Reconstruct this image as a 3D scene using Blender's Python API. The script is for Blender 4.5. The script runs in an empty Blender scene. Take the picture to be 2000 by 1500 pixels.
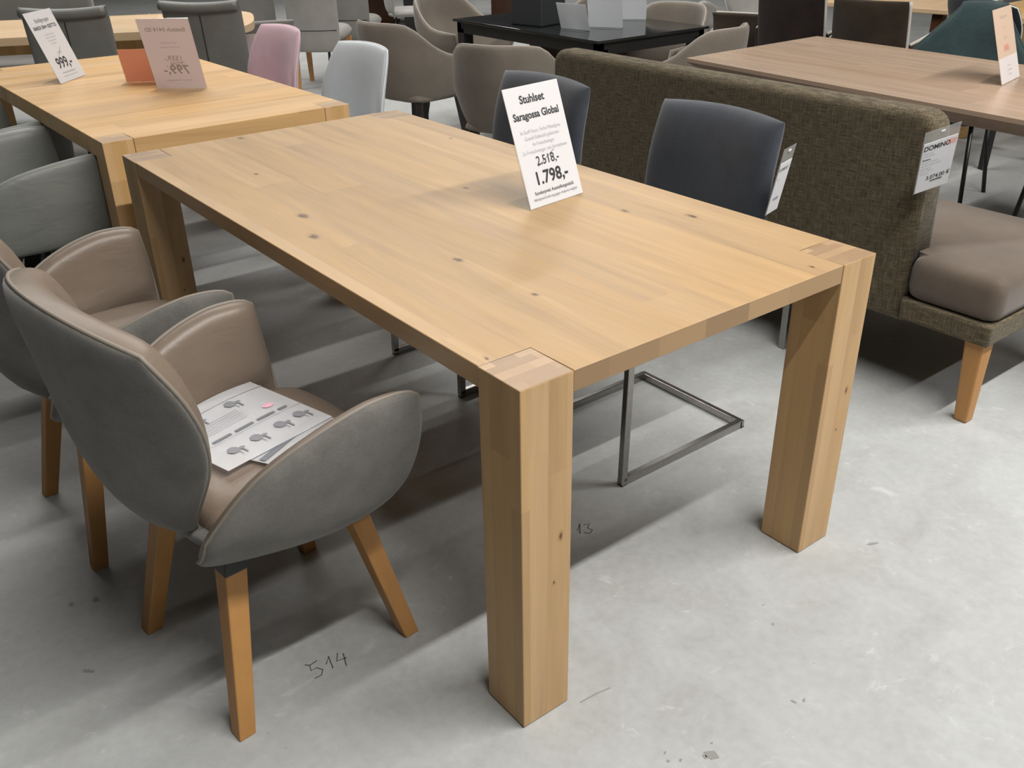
import bpy, bmesh, math, random
from mathutils import Vector, Matrix, Euler
random.seed(7)
S = bpy.context.scene
C = S.collection
PI = math.pi
R = math.radians

# ------------------------------------------------------------------ helpers
def link(o, parent=None):
    C.objects.link(o)
    if parent is not None:
        o.parent = parent
    return o

def obj(name, bm, mats, parent=None, smooth=False, loc=None, label=None):
    me = bpy.data.meshes.new(name)
    bm.normal_update()
    bm.to_mesh(me)
    bm.free()
    if not isinstance(mats, (list, tuple)):
        mats = [mats]
    for m in mats:
        me.materials.append(m)
    if smooth:
        for p in me.polygons:
            p.use_smooth = True
    o = bpy.data.objects.new(name, me)
    link(o, parent)
    if loc:
        o.location = loc
    if label:
        o['label'] = label
    return o

def tag(o, label, cat, group=None):
    o['label'] = label
    o['category'] = cat
    if group:
        o['group'] = group
    return o

def thing(name, label, cat, loc=(0, 0, 0), rotz=0.0, group=None):
    o = bpy.data.objects.new(name, None)
    C.objects.link(o)
    o.empty_display_size = 0.1
    o.location = loc
    o.rotation_euler = (0, 0, rotz)
    return tag(o, label, cat, group)

def dup(root, loc, rotz, label, group=None, mats=None):
    """copy of a thing with copies of its parts and sub-parts; mats swaps materials by name"""
    def cp(o, parent):
        c = o.copy()
        if mats and o.data is not None and any(m and m.name in mats for m in o.data.materials):
            c.data = o.data.copy()
            for i, m in enumerate(c.data.materials):
                if m and m.name in mats:
                    c.data.materials[i] = mats[m.name]
        C.objects.link(c)
        if parent is not None:
            c.parent = parent
        for ch in list(o.children):
            cp(ch, c)
        return c
    r = cp(root, None)
    r.location = loc
    r.rotation_euler = (0, 0, rotz)
    r['label'] = label
    if group:
        r['group'] = group
    elif 'group' in r:
        del r['group']
    return r

def struct(name, bm, m, smooth=False):
    o = obj(name, bm, m, None, smooth)
    o['kind'] = 'structure'
    return o

def add_box(bm, x0, x1, y0, y1, z0, z1, bevel=0.0, seg=2, mat=0):
    r = bmesh.ops.create_cube(bm, size=1.0)
    vs = r['verts']
    for v in vs:
        v.co = Vector(((x0 + x1) / 2 + v.co.x * (x1 - x0), (y0 + y1) / 2 + v.co.y * (y1 - y0), (z0 + z1) / 2 + v.co.z * (z1 - z0)))
    fs = set(f for v in vs for f in v.link_faces)
    for f in fs:
        f.material_index = mat
    if bevel > 0:
        es = list(set(e for v in vs for e in v.link_edges))
        bmesh.ops.bevel(bm, geom=es, offset=bevel, segments=seg, profile=0.5, affect='EDGES', clamp_overlap=True)
    return bm

def box(x0, x1, y0, y1, z0, z1, bevel=0.0, seg=2):
    return add_box(bmesh.new(), x0, x1, y0, y1, z0, z1, bevel, seg)

def add_prism(bm, poly, z0, z1, bevel=0.0, seg=2):
    vb = [bm.verts.new((p[0], p[1], z0)) for p in poly]
    vt = [bm.verts.new((p[0], p[1], z1)) for p in poly]
    n = len(poly)
    fs = [bm.faces.new(vt), bm.faces.new(list(reversed(vb)))]
    for i in range(n):
        fs.append(bm.faces.new((vb[i], vb[(i + 1) % n], vt[(i + 1) % n], vt[i])))
    if bevel > 0:
        es = list(set(e for v in vb + vt for e in v.link_edges))
        bmesh.ops.bevel(bm, geom=es, offset=bevel, segments=seg, profile=0.5, affect='EDGES', clamp_overlap=True)
    return bm

def prism(poly, z0, z1, bevel=0.0, seg=2):
    return add_prism(bmesh.new(), poly, z0, z1, bevel, seg)

def add_beam(bm, a, b, sa, sb=None, up=(0, 0, 1), bevel=0.0):
    """square-section bar from a to b, section (w,h) at each end"""
    a = Vector(a); b = Vector(b)
    sb = sb or sa
    d = (b - a).normalized()
    upv = Vector(up)
    if abs(d.dot(upv)) > 0.97:
        upv = Vector((0, 1, 0)) if abs(d.y) < 0.9 else Vector((1, 0, 0))
    s = d.cross(upv).normalized()
    t = s.cross(d).normalized()
    vs = []
    for p, q in ((a, sa), (b, sb)):
        for i, j in ((-1, -1), (1, -1), (1, 1), (-1, 1)):
            vs.append(bm.verts.new(p + s * (i * q[0] / 2) + t * (j * q[1] / 2)))
    fs = [bm.faces.new((vs[3], vs[2], vs[1], vs[0])), bm.faces.new((vs[4], vs[5], vs[6], vs[7]))]
    for i in range(4):
        k = (i + 1) % 4
        fs.append(bm.faces.new((vs[i], vs[k], vs[4 + k], vs[4 + i])))
    bmesh.ops.recalc_face_normals(bm, faces=fs)
    if bevel > 0:
        es = list(set(e for v in vs for e in v.link_edges))
        bmesh.ops.bevel(bm, geom=es, offset=bevel, segments=2, profile=0.5, affect='EDGES', clamp_overlap=True)
    return bm

def beam(a, b, sa, sb=None, up=(0, 0, 1), bevel=0.0):
    return add_beam(bmesh.new(), a, b, sa, sb, up, bevel)

def add_leg(bm, top, foot, st, sf, yaw=0.0, bevel=0.003):
    """leg with horizontal square ends (standing flat on the floor)"""
    vs = []
    c, s = math.cos(yaw), math.sin(yaw)
    for p, q in ((Vector(foot), sf), (Vector(top), st)):
        for i, j in ((-1, -1), (1, -1), (1, 1), (-1, 1)):
            x, y = i * q / 2, j * q / 2
            vs.append(bm.verts.new(p + Vector((x * c - y * s, x * s + y * c, 0))))
    fs = [bm.faces.new((vs[3], vs[2], vs[1], vs[0])), bm.faces.new((vs[4], vs[5], vs[6], vs[7]))]
    for i in range(4):
        k = (i + 1) % 4
        fs.append(bm.faces.new((vs[i], vs[k], vs[4 + k], vs[4 + i])))
    if bevel > 0:
        es = list(set(e for v in vs for e in v.link_edges))
        bmesh.ops.bevel(bm, geom=es, offset=bevel, segments=2, profile=0.5, affect='EDGES', clamp_overlap=True)
    return bm

def leg_bm(*a, **k):
    return add_leg(bmesh.new(), *a, **k)

def add_tube(bm, pts, r, n=8, closed=False):
    pts = [Vector(p) for p in pts]
    m = len(pts)
    rings = []
    prev = None
    for i, p in enumerate(pts):
        if closed:
            d = pts[(i + 1) % m] - pts[i - 1]
        else:
            d = pts[min(i + 1, m - 1)] - pts[max(i - 1, 0)]
        d.normalize()
        if prev is None:
            ref = Vector((0, 0, 1)) if abs(d.z) < 0.9 else Vector((1, 0, 0))
            s = d.cross(ref).normalized()
        else:
            s = (prev - d * prev.dot(d)).normalized()
        prev = s
        t = d.cross(s)
        rings.append([bm.verts.new(p + (s * math.cos(2 * PI * k / n) + t * math.sin(2 * PI * k / n)) * r) for k in range(n)])
    for i in range(m if closed else m - 1):
        a, b = rings[i], rings[(i + 1) % m]
        for k in range(n):
            bm.faces.new((a[k], a[(k + 1) % n], b[(k + 1) % n], b[k]))
    if not closed:
        bm.faces.new(list(reversed(rings[0])))
        bm.faces.new(rings[-1])
    bmesh.ops.recalc_face_normals(bm, faces=bm.faces[:])
    return bm

def tube(pts, r, n=8, closed=False):
    return add_tube(bmesh.new(), pts, r, n, closed)

def lerp(a, b, t):
    return a + (b - a) * t

def table(xs, ys, x):
    """smooth piecewise interpolation"""
    if x <= xs[0]:
        return ys[0]
    for i in range(len(xs) - 1):
        if x <= xs[i + 1]:
            t = (x - xs[i]) / (xs[i + 1] - xs[i])
            m0 = (ys[i + 1] - ys[i - 1]) / (xs[i + 1] - xs[i - 1]) if i > 0 else (ys[i + 1] - ys[i]) / (xs[i + 1] - xs[i])
            m1 = (ys[i + 2] - ys[i]) / (xs[i + 2] - xs[i]) if i + 2 < len(xs) else (ys[i + 1] - ys[i]) / (xs[i + 1] - xs[i])
            h = xs[i + 1] - xs[i]
            t2, t3 = t * t, t * t * t
            return (2 * t3 - 3 * t2 + 1) * ys[i] + (t3 - 2 * t2 + t) * h * m0 + (-2 * t3 + 3 * t2) * ys[i + 1] + (t3 - t2) * h * m1
    return ys[-1]

def squircle(u, v, k):
    return u * math.sqrt(max(0, 1 - k * v * v / 2)), v * math.sqrt(max(0, 1 - k * u * u / 2))

def panel(P, front, back, nu=20, nv=20, flip=False):
    """padded panel: P(u,v) midsurface on [-1,1]^2, offsets front/back along its normal"""
    bm = bmesh.new()
    def cl(i, n):
        return math.sin(PI / 2 * (2.0 * i / n - 1))
    U = [cl(i, nu) for i in range(nu + 1)]
    V = [cl(j, nv) for j in range(nv + 1)]
    F, B = [], []
    e = 1e-3
    for u in U:
        fr, br = [], []
        for v in V:
            uu = max(-1 + e, min(1 - e, u)); vv = max(-1 + e, min(1 - e, v))
            du = P(uu + e, vv) - P(uu - e, vv)
            dv = P(uu, vv + e) - P(uu, vv - e)
            n = du.cross(dv)
            n.normalize()
            p = P(u, v)
            fr.append(bm.verts.new(p + n * front(u, v)))
            br.append(bm.verts.new(p - n * back(u, v)))
        F.append(fr); B.append(br)
    for i in range(nu):
        for j in range(nv):
            bm.faces.new((F[i][j], F[i + 1][j], F[i + 1][j + 1], F[i][j + 1]))
            bm.faces.new((B[i][j], B[i][j + 1], B[i + 1][j + 1], B[i + 1][j]))
    for i in range(nu):
        bm.faces.new((F[i][0], B[i][0], B[i + 1][0], F[i + 1][0]))
        bm.faces.new((F[i + 1][nv], B[i + 1][nv], B[i][nv], F[i][nv]))
    for j in range(nv):
        bm.faces.new((F[0][j + 1], B[0][j + 1], B[0][j], F[0][j]))
        bm.faces.new((F[nu][j], B[nu][j], B[nu][j + 1], F[nu][j + 1]))
    bmesh.ops.remove_doubles(bm, verts=bm.verts[:], dist=1e-5)
    if flip:
        bmesh.ops.reverse_faces(bm, faces=bm.faces[:])
    return bm

def rim(P, n=24):
    """closed loop of boundary points of a panel"""
    pts = []
    for i in range(n):
        pts.append(P(-1 + 2 * i / n, 1))
    for i in range(n):
        pts.append(P(1, 1 - 2 * i / n))
    for i in range(n):
        pts.append(P(1 - 2 * i / n, -1))
    for i in range(n):
        pts.append(P(-1, -1 + 2 * i / n))
    return pts

def pad(T, p=6, q=0.5, base=0.0):
    def f(u, v):
        return base + T * max(0.0, (1 - abs(u) ** p) * (1 - abs(v) ** p)) ** q
    return f

def const(c):
    return lambda u, v: c

def mirror_y(bm):
    for v in bm.verts:
        v.co.y = -v.co.y
    bmesh.ops.reverse_faces(bm, faces=bm.faces[:])
    return bm

def text_bm(bm, s, size, loc, align='CENTER', bold=0.0, mirror=False, sx=1.0, shear=0.0):
    cu = bpy.data.curves.new('lettering_curve', 'FONT')
    cu.body = s
    cu.size = size
    cu.align_x = align
    cu.offset = bold
    cu.shear = shear
    cu.resolution_u = 3
    o = bpy.data.objects.new('lettering_curve', cu)
    C.objects.link(o)
    dg = bpy.context.evaluated_depsgraph_get()
    me = bpy.data.meshes.new_from_object(o.evaluated_get(dg))
    M = Matrix.Translation(Vector(loc)) @ Matrix.Diagonal((-sx if mirror else sx, 1, 1, 1))
    me.transform(M)
    bm.from_mesh(me)
    bpy.data.objects.remove(o)
    bpy.data.curves.remove(cu)
    bpy.data.meshes.remove(me)
    return bm

def quad(bm, x0, x1, y0, y1, z=0.0, mat=0):
    f = bm.faces.new([bm.verts.new(p) for p in ((x0, y0, z), (x1, y0, z), (x1, y1, z), (x0, y1, z))])
    f.material_index = mat
    return bm

def ribbon(bm, pts, w, z):
    """thin flat stroke on the floor"""
    pts = [Vector((p[0], p[1], 0)) for p in pts]
    L, Rr = [], []
    for i, p in enumerate(pts):
        d = (pts[min(i + 1, len(pts) - 1)] - pts[max(i - 1, 0)]).normalized()
        n = Vector((-d.y, d.x, 0)) * w / 2
        L.append(bm.verts.new((p.x + n.x, p.y + n.y, z)))
        Rr.append(bm.verts.new((p.x - n.x, p.y - n.y, z)))
    for i in range(len(pts) - 1):
        bm.faces.new((L[i], Rr[i], Rr[i + 1], L[i + 1]))
    return bm

# ------------------------------------------------------------------ materials
class NT:
    def __init__(self, name):
        self.m = bpy.data.materials.new(name)
        self.m.use_nodes = True
        self.t = self.m.node_tree
        self.t.nodes.clear()
        self.out = self.t.nodes.new('ShaderNodeOutputMaterial')
        self.b = self.t.nodes.new('ShaderNodeBsdfPrincipled')
        self.t.links.new(self.b.outputs[0], self.out.inputs[0])
    def n(self, typ, **kw):
        nd = self.t.nodes.new(typ)
        ins = kw.pop('ins', {})
        for k, v in kw.items():
            setattr(nd, k, v)
        for k, v in ins.items():
            self.set(nd.inputs[k], v)
        return nd
    def set(self, sock, v):
        if isinstance(v, bpy.types.NodeSocket):
            self.t.links.new(v, sock)
        else:
            sock.default_value = v
    def math(self, op, a, b=0.0, c=None, clamp=False):
        nd = self.t.nodes.new('ShaderNodeMath')
        nd.operation = op
        nd.use_clamp = clamp
        self.set(nd.inputs[0], a); self.set(nd.inputs[1], b)
        if c is not None:
            self.set(nd.inputs[2], c)
        return nd.outputs[0]
    def mix(self, f, a, b, blend='MIX'):
        nd = self.t.nodes.new('ShaderNodeMix')
        nd.data_type = 'RGBA'
        nd.blend_type = blend
        self.set(nd.inputs[0], f); self.set(nd.inputs[6], a); self.set(nd.inputs[7], b)
        return nd.outputs[2]
    def ramp(self, f, stops):
        nd = self.t.nodes.new('ShaderNodeValToRGB')
        el = nd.color_ramp.elements
        while len(el) < len(stops):
            el.new(0.5)
        for e, (p, c) in zip(el, stops):
            e.position = p
            e.color = c if len(c) == 4 else (*c, 1)
        self.set(nd.inputs[0], f)
        return nd.outputs[0]
    def coords(self, scale=(1, 1, 1), loc=(0, 0, 0), rot=(0, 0, 0), kind='Object'):
        tc = self.t.nodes.new('ShaderNodeTexCoord')
        mp = self.t.nodes.new('ShaderNodeMapping')
        mp.inputs['Scale'].default_value = scale
        mp.inputs['Location'].default_value = loc
        mp.inputs['Rotation'].default_value = rot
        self.t.links.new(tc.outputs[kind], mp.inputs[0])
        return mp.outputs[0]
    def noise(self, vec, scale, detail=3.0, rough=0.5, dist=0.0):
        nd = self.n('ShaderNodeTexNoise', ins={'Vector': vec, 'Scale': scale, 'Detail': detail, 'Roughness': rough, 'Distortion': dist})
        return nd.outputs[0]
    def bump(self, h, strength=0.2, dist=0.002):
        nd = self.n('ShaderNodeBump', ins={'Height': h, 'Strength': strength, 'Distance': dist})
        self.set(self.b.inputs['Normal'], nd.outputs[0])
    def base(self, col=None, rough=None, metal=None, spec=None, sheen=None):
        if col is not None:
            self.set(self.b.inputs['Base Color'], col)
        if rough is not None:
            self.set(self.b.inputs['Roughness'], rough)
        if metal is not None:
            self.b.inputs['Metallic'].default_value = metal
        if spec is not None:
            self.b.inputs['Specular IOR Level'].default_value = spec
        if sheen is not None:
            self.b.inputs['Sheen Weight'].default_value = sheen
            self.b.inputs['Sheen Roughness'].default_value = 0.5
        return self.m

def rgb(r, g, b):
    """sRGB 0-255 to linear"""
    f = lambda c: (c / 255 / 12.92) if c / 255 <= 0.04045 else ((c / 255 + 0.055) / 1.055) ** 2.4
    return (f(r), f(g), f(b), 1.0)

def plain(name, col, rough=0.5, metal=0.0, spec=0.5, noise=0.0, nscale=20.0, bump=0.0, sheen=None):
    k = NT(name)
    c = k.coords()
    if noise > 0:
        f = k.noise(c, nscale, 4.0)
        dark = tuple(x * (1 - noise) for x in col[:3]) + (1,)
        lite = tuple(min(1, x * (1 + noise)) for x in col[:3]) + (1,)
        col = k.ramp(f, [(0.3, dark), (0.7, lite)])
    m = k.base(col, rough, metal, spec, sheen)
    if bump > 0:
        k.bump(k.noise(c, nscale * 12, 2.0), bump, 0.001)
    return m

def oak(name, axis, mid, stave=0.11, across=0, seed=0.0, knots=(), contrast=1.0, rough=0.42, stave_len=1.1, tint=0.12, stave3=0.0):
    """staves run along 'axis' (0,1,2), counted across axis 'across'"""
    k = NT(name)
    tc = k.n('ShaderNodeTexCoord')
    sep = k.n('ShaderNodeSeparateXYZ', ins={0: tc.outputs['Object']})
    lo = sep.outputs[axis]
    other = [a for a in (0, 1, 2) if a not in (axis, across)][0]
    # stave index: step across, plus the third axis so the side faces split as well
    wob = k.math('ADD', sep.outputs[across], seed + 20.003)
    idx = k.math('FLOOR', k.math('DIVIDE', wob, stave))
    if stave3 > 0:
        idx = k.math('ADD', idx, k.math('MULTIPLY', k.math('FLOOR', k.math('DIVIDE', k.math('ADD', sep.outputs[other], 10.004), stave3)), 13.0))
    r1 = k.n('ShaderNodeTexWhiteNoise', noise_dimensions='1D', ins={'W': idx}).outputs[0]
    seg = k.math('FLOOR', k.math('ADD', k.math('DIVIDE', lo, stave_len), k.math('MULTIPLY', r1, 7.0)))
    r2 = k.n('ShaderNodeTexWhiteNoise', noise_dimensions='2D', ins={'Vector': k.n('ShaderNodeCombineXYZ', ins={0: idx, 1: seg, 2: 0.0}).outputs[0]}).outputs[0]
    # grain
    sc = [38.0, 38.0, 38.0]; sc[axis] = 1.3
    mp = k.n('ShaderNodeMapping', ins={'Vector': tc.outputs['Object'], 'Scale': sc})
    off = k.n('ShaderNodeCombineXYZ', ins={0: k.math('MULTIPLY', r2, 31.0), 1: k.math('MULTIPLY', r2, 17.0), 2: k.math('MULTIPLY', r2, 23.0)})
    vec = k.n('ShaderNodeVectorMath', operation='ADD', ins={0: mp.outputs[0], 1: off.outputs[0]}).outputs[0]
    g1 = k.noise(vec, 1.0, 5.0, 0.6, 0.4)
    sc2 = [7.0, 7.0, 7.0]; sc2[axis] = 0.55
    mp2 = k.n('ShaderNodeMapping', ins={'Vector': tc.outputs['Object'], 'Scale': sc2})
    vec2 = k.n('ShaderNodeVectorMath', operation='ADD', ins={0: mp2.outputs[0], 1: off.outputs[0]}).outputs[0]
    g2 = k.noise(vec2, 1.3, 4.0, 0.6, 2.2)
    sc3 = [230.0, 230.0, 230.0]; sc3[axis] = 6.0
    mp3 = k.n('ShaderNodeMapping', ins={'Vector': tc.outputs['Object'], 'Scale': sc3})
    g3 = k.noise(mp3.outputs[0], 1.0, 2.0, 0.6)
    t = k.math('ADD', k.math('MULTIPLY', g1, 0.32), k.math('ADD', k.math('MULTIPLY', g2, 0.56), k.math('MULTIPLY', g3, 0.16)))
    a = contrast
    def sh(f, wr=1.0):
        return (mid[0] * f, mid[1] * f * wr, mid[2] * f * wr * wr, 1)
    col = k.ramp(t, [(0.28, sh(1 - 0.32 * a, 0.97)), (0.47, sh(1 - 0.06 * a)), (0.60, sh(1 + 0.07 * a)), (0.78, sh(1 + 0.20 * a, 1.03))])
    val = k.math('ADD', 1.0 - tint, k.math('MULTIPLY', r2, 2 * tint))
    hsv = k.n('ShaderNodeHueSaturation', ins={'Color': col, 'Value': val, 'Saturation': k.math('ADD', 0.93, k.math('MULTIPLY', r1, 0.14))})
    col = hsv.outputs[0]
    for (kp, rad) in knots:
        mpk = k.n('ShaderNodeMapping', vector_type='POINT')
        scl = [1.0 / rad] * 3
        scl[axis] = 0.55 / rad
        mpk.inputs['Scale'].default_value = scl
        mpk.inputs['Location'].default_value = [-kp[i] * scl[i] for i in range(3)]
        nz = k.n('ShaderNodeTexNoise', ins={'Vector': tc.outputs['Object'], 'Scale': 60.0, 'Detail': 2.0})
        dv = k.n('ShaderNodeVectorMath', operation='MULTIPLY_ADD', ins={0: nz.outputs[1], 1: (0.9, 0.9, 0.9), 2: (-0.45, -0.45, -0.45)})
        k.t.links.new(tc.outputs['Object'], mpk.inputs[0])
        ad = k.n('ShaderNodeVectorMath', operation='ADD', ins={0: mpk.outputs[0], 1: dv.outputs[0]})
        ln = k.n('ShaderNodeVectorMath', operation='LENGTH', ins={0: ad.outputs[0]}).outputs['Value']
        core = k.ramp(ln, [(0.12, (1, 1, 1)), (0.42, (0.75, 0.75, 0.75)), (0.55, (0.22, 0.22, 0.22)), (1.0, (0.0, 0.0, 0.0))])
        col = k.mix(core, col, (mid[0] * 0.22, mid[1] * 0.17, mid[2] * 0.16, 1))
    k.base(col, k.ramp(g1, [(0.3, (rough - 0.05,) * 3), (0.7, (rough + 0.08,) * 3)]), 0.0, 0.4)
    k.bump(k.math('ADD', g3, k.math('MULTIPLY', g1, 0.5)), 0.06, 0.001)
    return k.m

def end_grain(name, mid, seed=0.0, bw=0.05, rh=0.024):
    k = NT(name)
    c = k.coords(loc=(seed, seed, 0))
    br = k.n('ShaderNodeTexBrick', ins={'Vector': c, 'Scale': 1.0, 'Mortar Size': 0.0, 'Brick Width': bw, 'Row Height': rh,
             'Color1': (mid[0] * 0.72, mid[1] * 0.68, mid[2] * 0.66, 1), 'Color2': (mid[0] * 1.12, mid[1] * 1.1, mid[2] * 1.05, 1)})
    wv = k.n('ShaderNodeTexWave', wave_type='RINGS', ins={'Vector': c, 'Scale': 55.0, 'Distortion': 3.0, 'Detail': 2.0, 'Detail Scale': 12.0})
    col = k.mix(k.math('MULTIPLY', wv.outputs[1], 0.22), br.outputs[0], (mid[0] * 0.5, mid[1] * 0.42, mid[2] * 0.36, 1))
    k.base(col, 0.38, 0.0, 0.5)
    return k.m

def fabric(name, col, vary=0.25, nscale=9.0, weave=420.0, bump=0.25, rough=0.9, sheen=0.15, spec=0.2):
    k = NT(name)
    c = k.coords()
    n1 = k.noise(c, nscale, 4.0, 0.6)
    n2 = k.noise(c, weave, 2.0, 0.6)
    f = k.math('ADD', k.math('MULTIPLY', n1, 0.6), k.math('MULTIPLY', n2, 0.4))
    d = tuple(x * (1 - vary) for x in col[:3]); l = tuple(x * (1 + vary) for x in col[:3])
    k.base(k.ramp(f, [(0.35, d), (0.65, l)]), rough, 0.0, spec, sheen)
    k.bump(n2, bump, 0.001)
    return k.m

def leather(name, col, rough=0.5, vary=0.08):
    k = NT(name)
    c = k.coords()
    n1 = k.noise(c, 7.0, 3.0)
    v = k.n('ShaderNodeTexVoronoi', ins={'Vector': c, 'Scale': 380.0})
    d = tuple(x * (1 - vary) for x in col[:3]); l = tuple(x * (1 + vary) for x in col[:3])
    k.base(k.ramp(n1, [(0.3, d), (0.7, l)]), rough, 0.0, 0.45)
    w = k.noise(k.coords(scale=(1, 1, 2.2)), 9.0, 2.0, 0.5, 0.8)
    k.bump(k.math('ADD', k.math('MULTIPLY', v.outputs[0], 0.05), k.math('MULTIPLY', w, 1.0)), 0.28, 0.01)
    return k.m

def woven(name, col, vary=0.5, dens=190.0):
    """coarse slubby weave with threads along every axis pair"""
    k = NT(name)
    a = k.noise(k.coords(scale=(40, 22, dens)), 1.0, 2.0, 0.6)
    b = k.noise(k.coords(scale=(dens, dens, 22)), 1.0, 2.0, 0.6)
    big = k.noise(k.coords(), 5.0, 3.0)
    f = k.math('ADD', k.math('MULTIPLY', a, 0.5), k.math('MULTIPLY', b, 0.5))
    d = tuple(x * (1 - vary) for x in col[:3]); l = tuple(x * (1 + vary * 1.3) for x in col[:3])
    c1 = k.ramp(f, [(0.36, d), (0.5, col[:3]), (0.64, l)])
    c2 = k.mix(k.math('MULTIPLY', big, 0.35), c1, (col[0] * 0.95, col[1] * 0.75, col[2] * 0.7, 1))
    k.base(c2, 0.95, 0.0, 0.15, 0.1)
    k.bump(f, 0.6, 0.002)
    return k.m

def acrylic(name):
    """thin clear sheet: sees straight through, with a faint surface gloss"""
    k = NT(name)
    k.t.nodes.remove(k.b)
    tr = k.n('ShaderNodeBsdfTransparent', ins={'Color': (0.95, 0.96, 0.96, 1)})
    gl = k.n('ShaderNodeBsdfGlossy', ins={'Color': (1, 1, 1, 1), 'Roughness': 0.08})
    ge = k.n('ShaderNodeNewGeometry')
    lw = k.n('ShaderNodeLayerWeight', ins={'Blend': 0.25})
    f = k.math('MULTIPLY', k.math('MULTIPLY', lw.outputs[0], 0.7), k.math('SUBTRACT', 1.0, ge.outputs['Backfacing']))
    mx = k.n('ShaderNodeMixShader', ins={0: f, 1: tr.outputs[0], 2: gl.outputs[0]})
    k.t.links.new(mx.outputs[0], k.out.inputs[0])
    return k.m

def film(name):
    k = NT(name)
    k.base((0.75, 0.75, 0.74, 1), 0.15, 0.0, 0.5)
    tr = k.n('ShaderNodeBsdfTransparent', ins={'Color': (0.9, 0.9, 0.9, 1)})
    mx = k.n('ShaderNodeMixShader', ins={0: 0.22, 1: tr.outputs[0], 2: k.b.outputs[0]})
    k.t.links.new(mx.outputs[0], k.out.inputs[0])
    return k.m

def paper(name, col, through=0.45):
    """thin paper: partly lets light through to its back"""
    k = NT(name)
    k.base(col, 0.55, 0.0, 0.3)
    tl = k.n('ShaderNodeBsdfTranslucent', ins={'Color': col})
    mx = k.n('ShaderNodeMixShader', ins={0: through, 1: k.b.outputs[0], 2: tl.outputs[0]})
    k.t.links.new(mx.outputs[0], k.out.inputs[0])
    return k.m

OAK = (0.40, 0.256, 0.122)
KN = [((0.148, 1.053, 0.76), 0.020), ((0.099, 0.895, 0.76), 0.018), ((0.268, 0.553, 0.76), 0.014), ((0.779, 0.566, 0.76), 0.012),
      ((0.272, 0.295, 0.76), 0.010), ((0.597, 0.986, 0.76), 0.011), ((0.874, 0.431, 0.76), 0.016), ((0.225, 1.491, 0.76), 0.011),
      ((0.370, 1.932, 0.76), 0.016), ((0.81, 0.039, 0.76), 0.008), ((0.885, 1.475, 0.76), 0.009), ((0.03, 0.129, 0.76), 0.007)]
M = {}
M['oak_top'] = oak('oak_top', 1, OAK, 0.123, 0, 0.01, KN, 1.0, 0.40, 1.6, 0.085)
M['oak_leg'] = oak('oak_leg', 2, (0.465, 0.292, 0.132), 0.042, 0, 0.013, [((0.09, 0.0, 0.43), 0.009), ((0.075, 0.0, 0.33), 0.005)], 0.8, 0.45, 0.8, 0.11, 0.057)
M['oak_end'] = end_grain('oak_end', (0.40, 0.275, 0.165))
M['oak_edge'] = end_grain('oak_edge', (0.37, 0.245, 0.125), 0.11, 0.123, 0.5)
M['oak_warm'] = oak('oak_warm', 0, (0.60, 0.375, 0.170), 0.10, 1, 0.04, (), 0.95, 0.42, 0.9, 0.07)
M['oak_warm_leg'] = oak('oak_warm_leg', 2, (0.60, 0.37, 0.16), 0.05, 0, 0.02, (), 0.6, 0.45, 0.7, 0.12)
M['oak_warm_end'] = end_grain('oak_warm_end', (0.52, 0.36, 0.21), 0.3)
M['oak_honey'] = oak('oak_honey', 2, (0.43, 0.205, 0.052), 0.5, 0, 0.0, (), 0.55, 0.45, 3.0, 0.03)
M['oak_grey'] = oak('oak_grey', 1, (0.40, 0.29, 0.21), 0.16, 0, 0.05, (), 0.5, 0.27, 1.2, 0.07)
M['oak_pale'] = oak('oak_pale', 0, (0.60, 0.42, 0.25), 0.14, 1, 0.02, (), 0.4, 0.42, 1.5, 0.06)
M['walnut'] = oak('walnut', 2, (0.075, 0.03, 0.012), 0.12, 0, 0.0, (), 0.7, 0.5, 1.5, 0.1)
M['suede_grey'] = fabric('suede_grey', (0.135, 0.129, 0.118), 0.20, 14.0, 300.0, 0.12, 0.9, 0.25)
M['leather_taupe'] = leather('leather_taupe', (0.175, 0.134, 0.102), 0.40)
M['piping_taupe'] = plain('piping_taupe', (0.22, 0.19, 0.155, 1), 0.6)
M['grey_leather'] = leather('grey_leather', (0.19, 0.197, 0.180), 0.45)
M['piping_grey'] = plain('piping_grey', (0.26, 0.27, 0.26, 1), 0.55)
M['brown_fabric'] = fabric('brown_fabric', (0.038, 0.027, 0.017), 0.35, 8.0, 300.0, 0.3)
M['dark_brown'] = fabric('dark_brown', (0.020, 0.012, 0.010), 0.35, 8.0, 300.0, 0.3)
M['piping_pale'] = plain('piping_pale', (0.55, 0.52, 0.47, 1), 0.6)
M['teal'] = fabric('teal', (0.030, 0.052, 0.054), 0.35, 5.0, 160.0, 0.5, 0.9, 0.25)
M['teal_dark'] = fabric('teal_dark', (0.012, 0.017, 0.018), 0.3, 5.0, 160.0, 0.5)
M['taupe_felt'] = fabric('taupe_felt', (0.195, 0.168, 0.138), 0.14, 6.0, 380.0, 0.2, 0.9, 0.2)
M['piping_felt'] = plain('piping_felt', (0.34, 0.30, 0.26, 1), 0.7)
M['pink'] = fabric('pink', (0.57, 0.40, 0.445), 0.14, 5.0, 350.0, 0.2, 0.85, 0.2)
M['piping_pink'] = plain('piping_pink', (0.68, 0.50, 0.54, 1), 0.7)
M['ice_grey'] = fabric('ice_grey', (0.52, 0.56, 0.59), 0.08, 5.0, 350.0, 0.15, 0.7, 0.2, 0.35)
M['piping_ice'] = plain('piping_ice', (0.66, 0.69, 0.71, 1), 0.6)
M['light_grey'] = fabric('light_grey', (0.30, 0.29, 0.27), 0.12, 6.0, 350.0, 0.2)
M['mid_grey'] = fabric('mid_grey', (0.20, 0.195, 0.18), 0.12, 6.0, 350.0, 0.2)
M['slate'] = leather('slate', (0.175, 0.178, 0.165), 0.42)
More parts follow.
